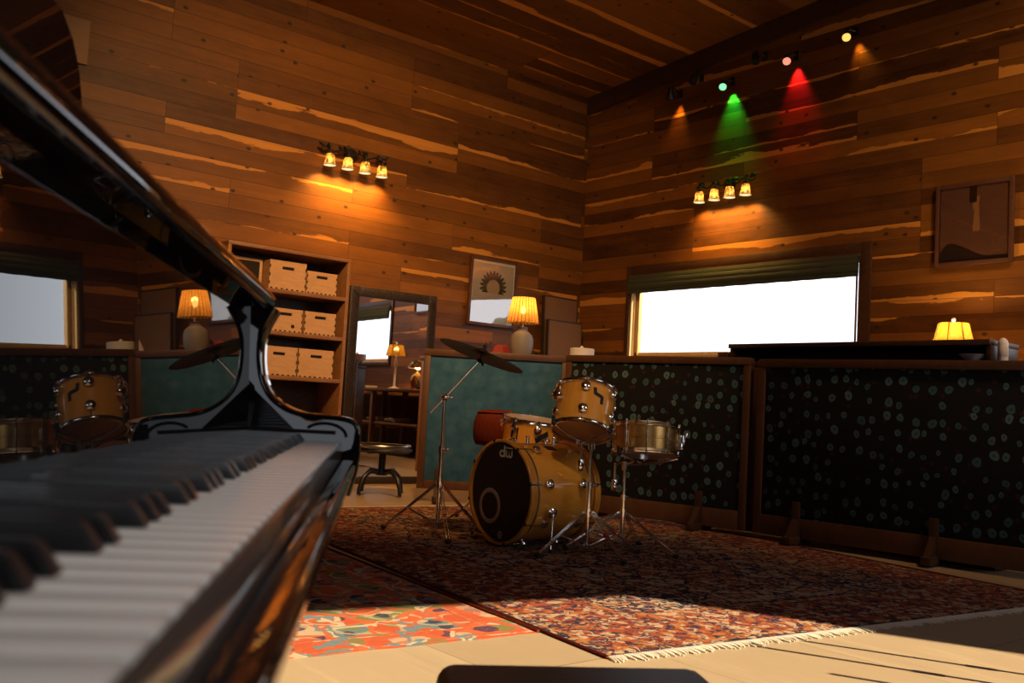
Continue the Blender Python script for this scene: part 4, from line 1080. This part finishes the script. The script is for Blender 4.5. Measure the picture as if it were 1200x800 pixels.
def par(label, px, py, col, on, aim=(.30, 0, -1.0), watt=40, face=None, lens_col=None):
    x = 7.47; ray = at(px, py, 1)-EYE; p = EYE+ray*(x/ray.x); y, z = p.y, p.z
    d = Vector(face or aim).normalized()
    t = thing('stage_light', label, 'light', (x, y, z), 0, 'stage lights along the right wall')
    Tm = frame(d, (0, 1, 0.01), (0, 0, 0))
    g = G(); g.lathe([(0, -.13), (.024, -.13), (.032, -.115), (.041, -.05), (.043, 0), (.039, 0), (.037, -.012)], T=Tm, n=24); obj('housing', g, M_satin, t)
    g = G(); g.lathe([(0, -.004), (.037, -.004), (.037, -.012), (0, -.012)], T=Tm, n=24)
    lens = glow('stage_lens_glow', lens_col or col, on) if on > 0 else plain('stage_lens_dark', tuple(.05*c+.01 for c in col), .2)
    obj('lens', g, lens, t)
    g = G(); q = Tm @ Vector((0, 0, -.09)); g.tube([q, q+Vector((.02, 0, .06)), (XB-x-.012, 0, .10)], .008, 8); obj('yoke', g, M_satin, t)
    g = G(); g.box((XB-x-.009, 0, .10), (.018, .05, .09), .004); obj('wall_bracket', g, M_satin, t)
    if watt:
        l = bpy.data.lights.new('stage_spot', 'SPOT'); l.energy = watt; l.color = col; l.spot_size = rad(64); l.spot_blend = 1.0; l.shadow_soft_size = .02
        o = bpy.data.objects.new('stage_spot', l); C.objects.link(o)
        o.matrix_world = frame(-Vector(aim).normalized(), (0, 1, 0.01), Vector((x+.108, y-.01, z+.012)))
    return t
FACE = (-.62, -.45, -.62)
par('amber stage light nearest the room corner', 786, 117, (1, .36, .04), 0, watt=12, aim=(.22, .12, -1), face=(.2, .1, -1))
par('unlit stage light between the corner amber light and the green one', 811, 98, (.3, .3, .3), 0, watt=0, face=(-.2, .2, -1))
par('green lit stage light', 847, 102, (.02, 1, .06), 1.15, watt=60, face=FACE, lens_col=(.30, 1, .48), aim=(.22, -.02, -1))
par('unlit stage light between the green one and the red one', 885, 73, (.2, .6, .1), 0, watt=0, face=(-.3, -.2, -1))
par('red lit stage light', 922, 72, (1, .015, .03), 1.2, watt=50, face=FACE, lens_col=(1, .30, .19), aim=(.22, -.05, -1))
par('yellow lit stage light furthest from the room corner', 992, 44, (1, .40, .03), 1.2, watt=6, face=FACE, lens_col=(1, .66, .14), aim=(.30, -.25, -1))

# microphone stands out of frame that draw the thin shadows on the floor
for i, (x, y, lab) in enumerate(((3.47, .84, 'first slim black microphone stand outside the frame'), (3.72, .78, 'second slim black microphone stand outside the frame'), (3.40, .47, 'third slim black microphone stand outside the frame'))):
    t = thing('microphone_stand', lab, 'stand', (x, y, 0), 0, 'microphone stands by the front window')
    g = G(); g.lathe([(0, 0), (.12, 0), (.12, .015), (.03, .03), (0, .03)], n=28); obj('base', g, M_satin, t)
    g = G(); g.cyl((0, 0, .03), (0, 0, 1.02), .011); obj('pole', g, M_satin, t)
    g = G(); g.cyl((0, 0, .55), (0, 0, .61), .018); obj('clutch', g, M_satin, t)
# hazy trees far outside
for i, (x, y, s, lab) in enumerate(((38, -26, 5.2, 'hazy tree reflected low in the wreath print'), (40, -33, 5.6, 'second hazy tree reflected low in the wreath print'), (37, -21, 4.6, 'third hazy tree reflected low in the wreath print'), (33, 28.5, 3.6, 'small hazy tree beyond the corner of the wide window'))):
    t = thing('distant_tree', lab, 'tree', (x, y, -.25), 0, 'hazy trees outside')
    g = G(); g.cyl((0, 0, 0), (0, 0, s*.5), .22, .14, 10); obj('trunk', g, M_bark, t)
    g = G()
    for k in range(90):
        a = random.uniform(0, 6.28); h = random.random(); r = s*.34*math.sqrt(random.random())*math.sin(PI*(.12+.80*h)); g.ball((r*math.cos(a), r*math.sin(a), s*(.34+.62*h)), s*random.uniform(.045, .085), random.uniform(.8, 1.3), random.uniform(.8, 1.3), random.uniform(.6, 1), u=8, w=6)
    obj('crown', g, M_tree, t, 80)

# ------------------------------------------------------------------ light
w = bpy.data.worlds.new('sky'); sc.world = w; w.use_nodes = True
nt = w.node_tree; nt.nodes.clear()
bg = nt.nodes.new('ShaderNodeBackground'); ow = nt.nodes.new('ShaderNodeOutputWorld')
bg.inputs[0].default_value = (.86, .92, 1.0, 1); bg.inputs[1].default_value = 2.3
nt.links.new(bg.outputs[0], ow.inputs[0])
sun = bpy.data.lights.new('sun', 'SUN'); sun.energy = 12; sun.angle = rad(.5); sun.color = (1, .80, .52)
so = bpy.data.objects.new('sun', sun); C.objects.link(so)
sd = Vector((-.42, .907, -.75)).normalized(); so.matrix_world = frame(-sd, (0, 0, 1), (5, -6, 6))
def portal(loc, z, sx, sy):
    l = bpy.data.lights.new('window_portal', 'AREA'); l.shape = 'RECTANGLE'; l.size = sx; l.size_y = sy; l.cycles.is_portal = True
    o = bpy.data.objects.new('window_portal', l); C.objects.link(o); o.matrix_world = frame(z, (0, 0, 1), loc)
for wv in (WB1, WB2): portal((XB+T+.02, (wv[0]+wv[1])/2, (wv[2]+wv[3])/2), (1, 0, 0), wv[1]-wv[0], wv[3]-wv[2])
portal(((WG[0]+WG[1])/2, YF-T-.02, (WG[2]+WG[3])/2), (0, -1, 0), WG[1]-WG[0], WG[3]-WG[2])
portal(((WF[0]+WF[1])/2, YF-T-.02, (WF[2]+WF[3])/2), (0, -1, 0), WF[1]-WF[0], WF[3]-WF[2])
def wall_fill(loc, aim, watt, size=.5, col=(1, .62, .30), spread=120):  # added area light without a fixture, warms and brightens a wall
    l = bpy.data.lights.new('wall_fill_light', 'AREA'); l.shape = 'DISK'; l.size = size; l.energy = watt; l.color = col; l.spread = rad(spread)
    o = bpy.data.objects.new('wall_fill_light', l); C.objects.link(o); o.matrix_world = frame(Vector(loc)-Vector(aim), (0, 0, 1), loc)
wall_fill((2.5, 3.2, 4.75), (4.9, 8.0, 1.2), 78, .5, (1, .52, .18), spread=80)
wall_fill((5.2, 0.5, 4.9), (7.6, 3.0, 1.5), 34, .5, (1, .55, .22), spread=75)

l = bpy.data.lights.new('key_fill', 'SPOT'); l.energy = 300; l.color = (1, .94, .88); l.spot_size = rad(17); l.spot_blend = .7; l.shadow_soft_size = .25  # unseen spot put in to brighten the keys
o = bpy.data.objects.new('key_fill', l); C.objects.link(o); pl_ = Vector((1.5, -.7, 4.6)); o.matrix_world = frame(pl_-Vector((.22, .60, .74)), (0, 1, 0), pl_)

l = bpy.data.lights.new('kit_fill', 'SPOT'); l.energy = 170; l.color = (1, .74, .46); l.spot_size = rad(17); l.spot_blend = .8; l.shadow_soft_size = .12  # extra spot with no fixture, added to lift the drums
o = bpy.data.objects.new('kit_fill', l); C.objects.link(o); pl_ = Vector((.9, 1.4, 3.6)); o.matrix_world = frame(pl_-Vector((3.85, 4.2, .80)), (0, 0, 1), pl_)
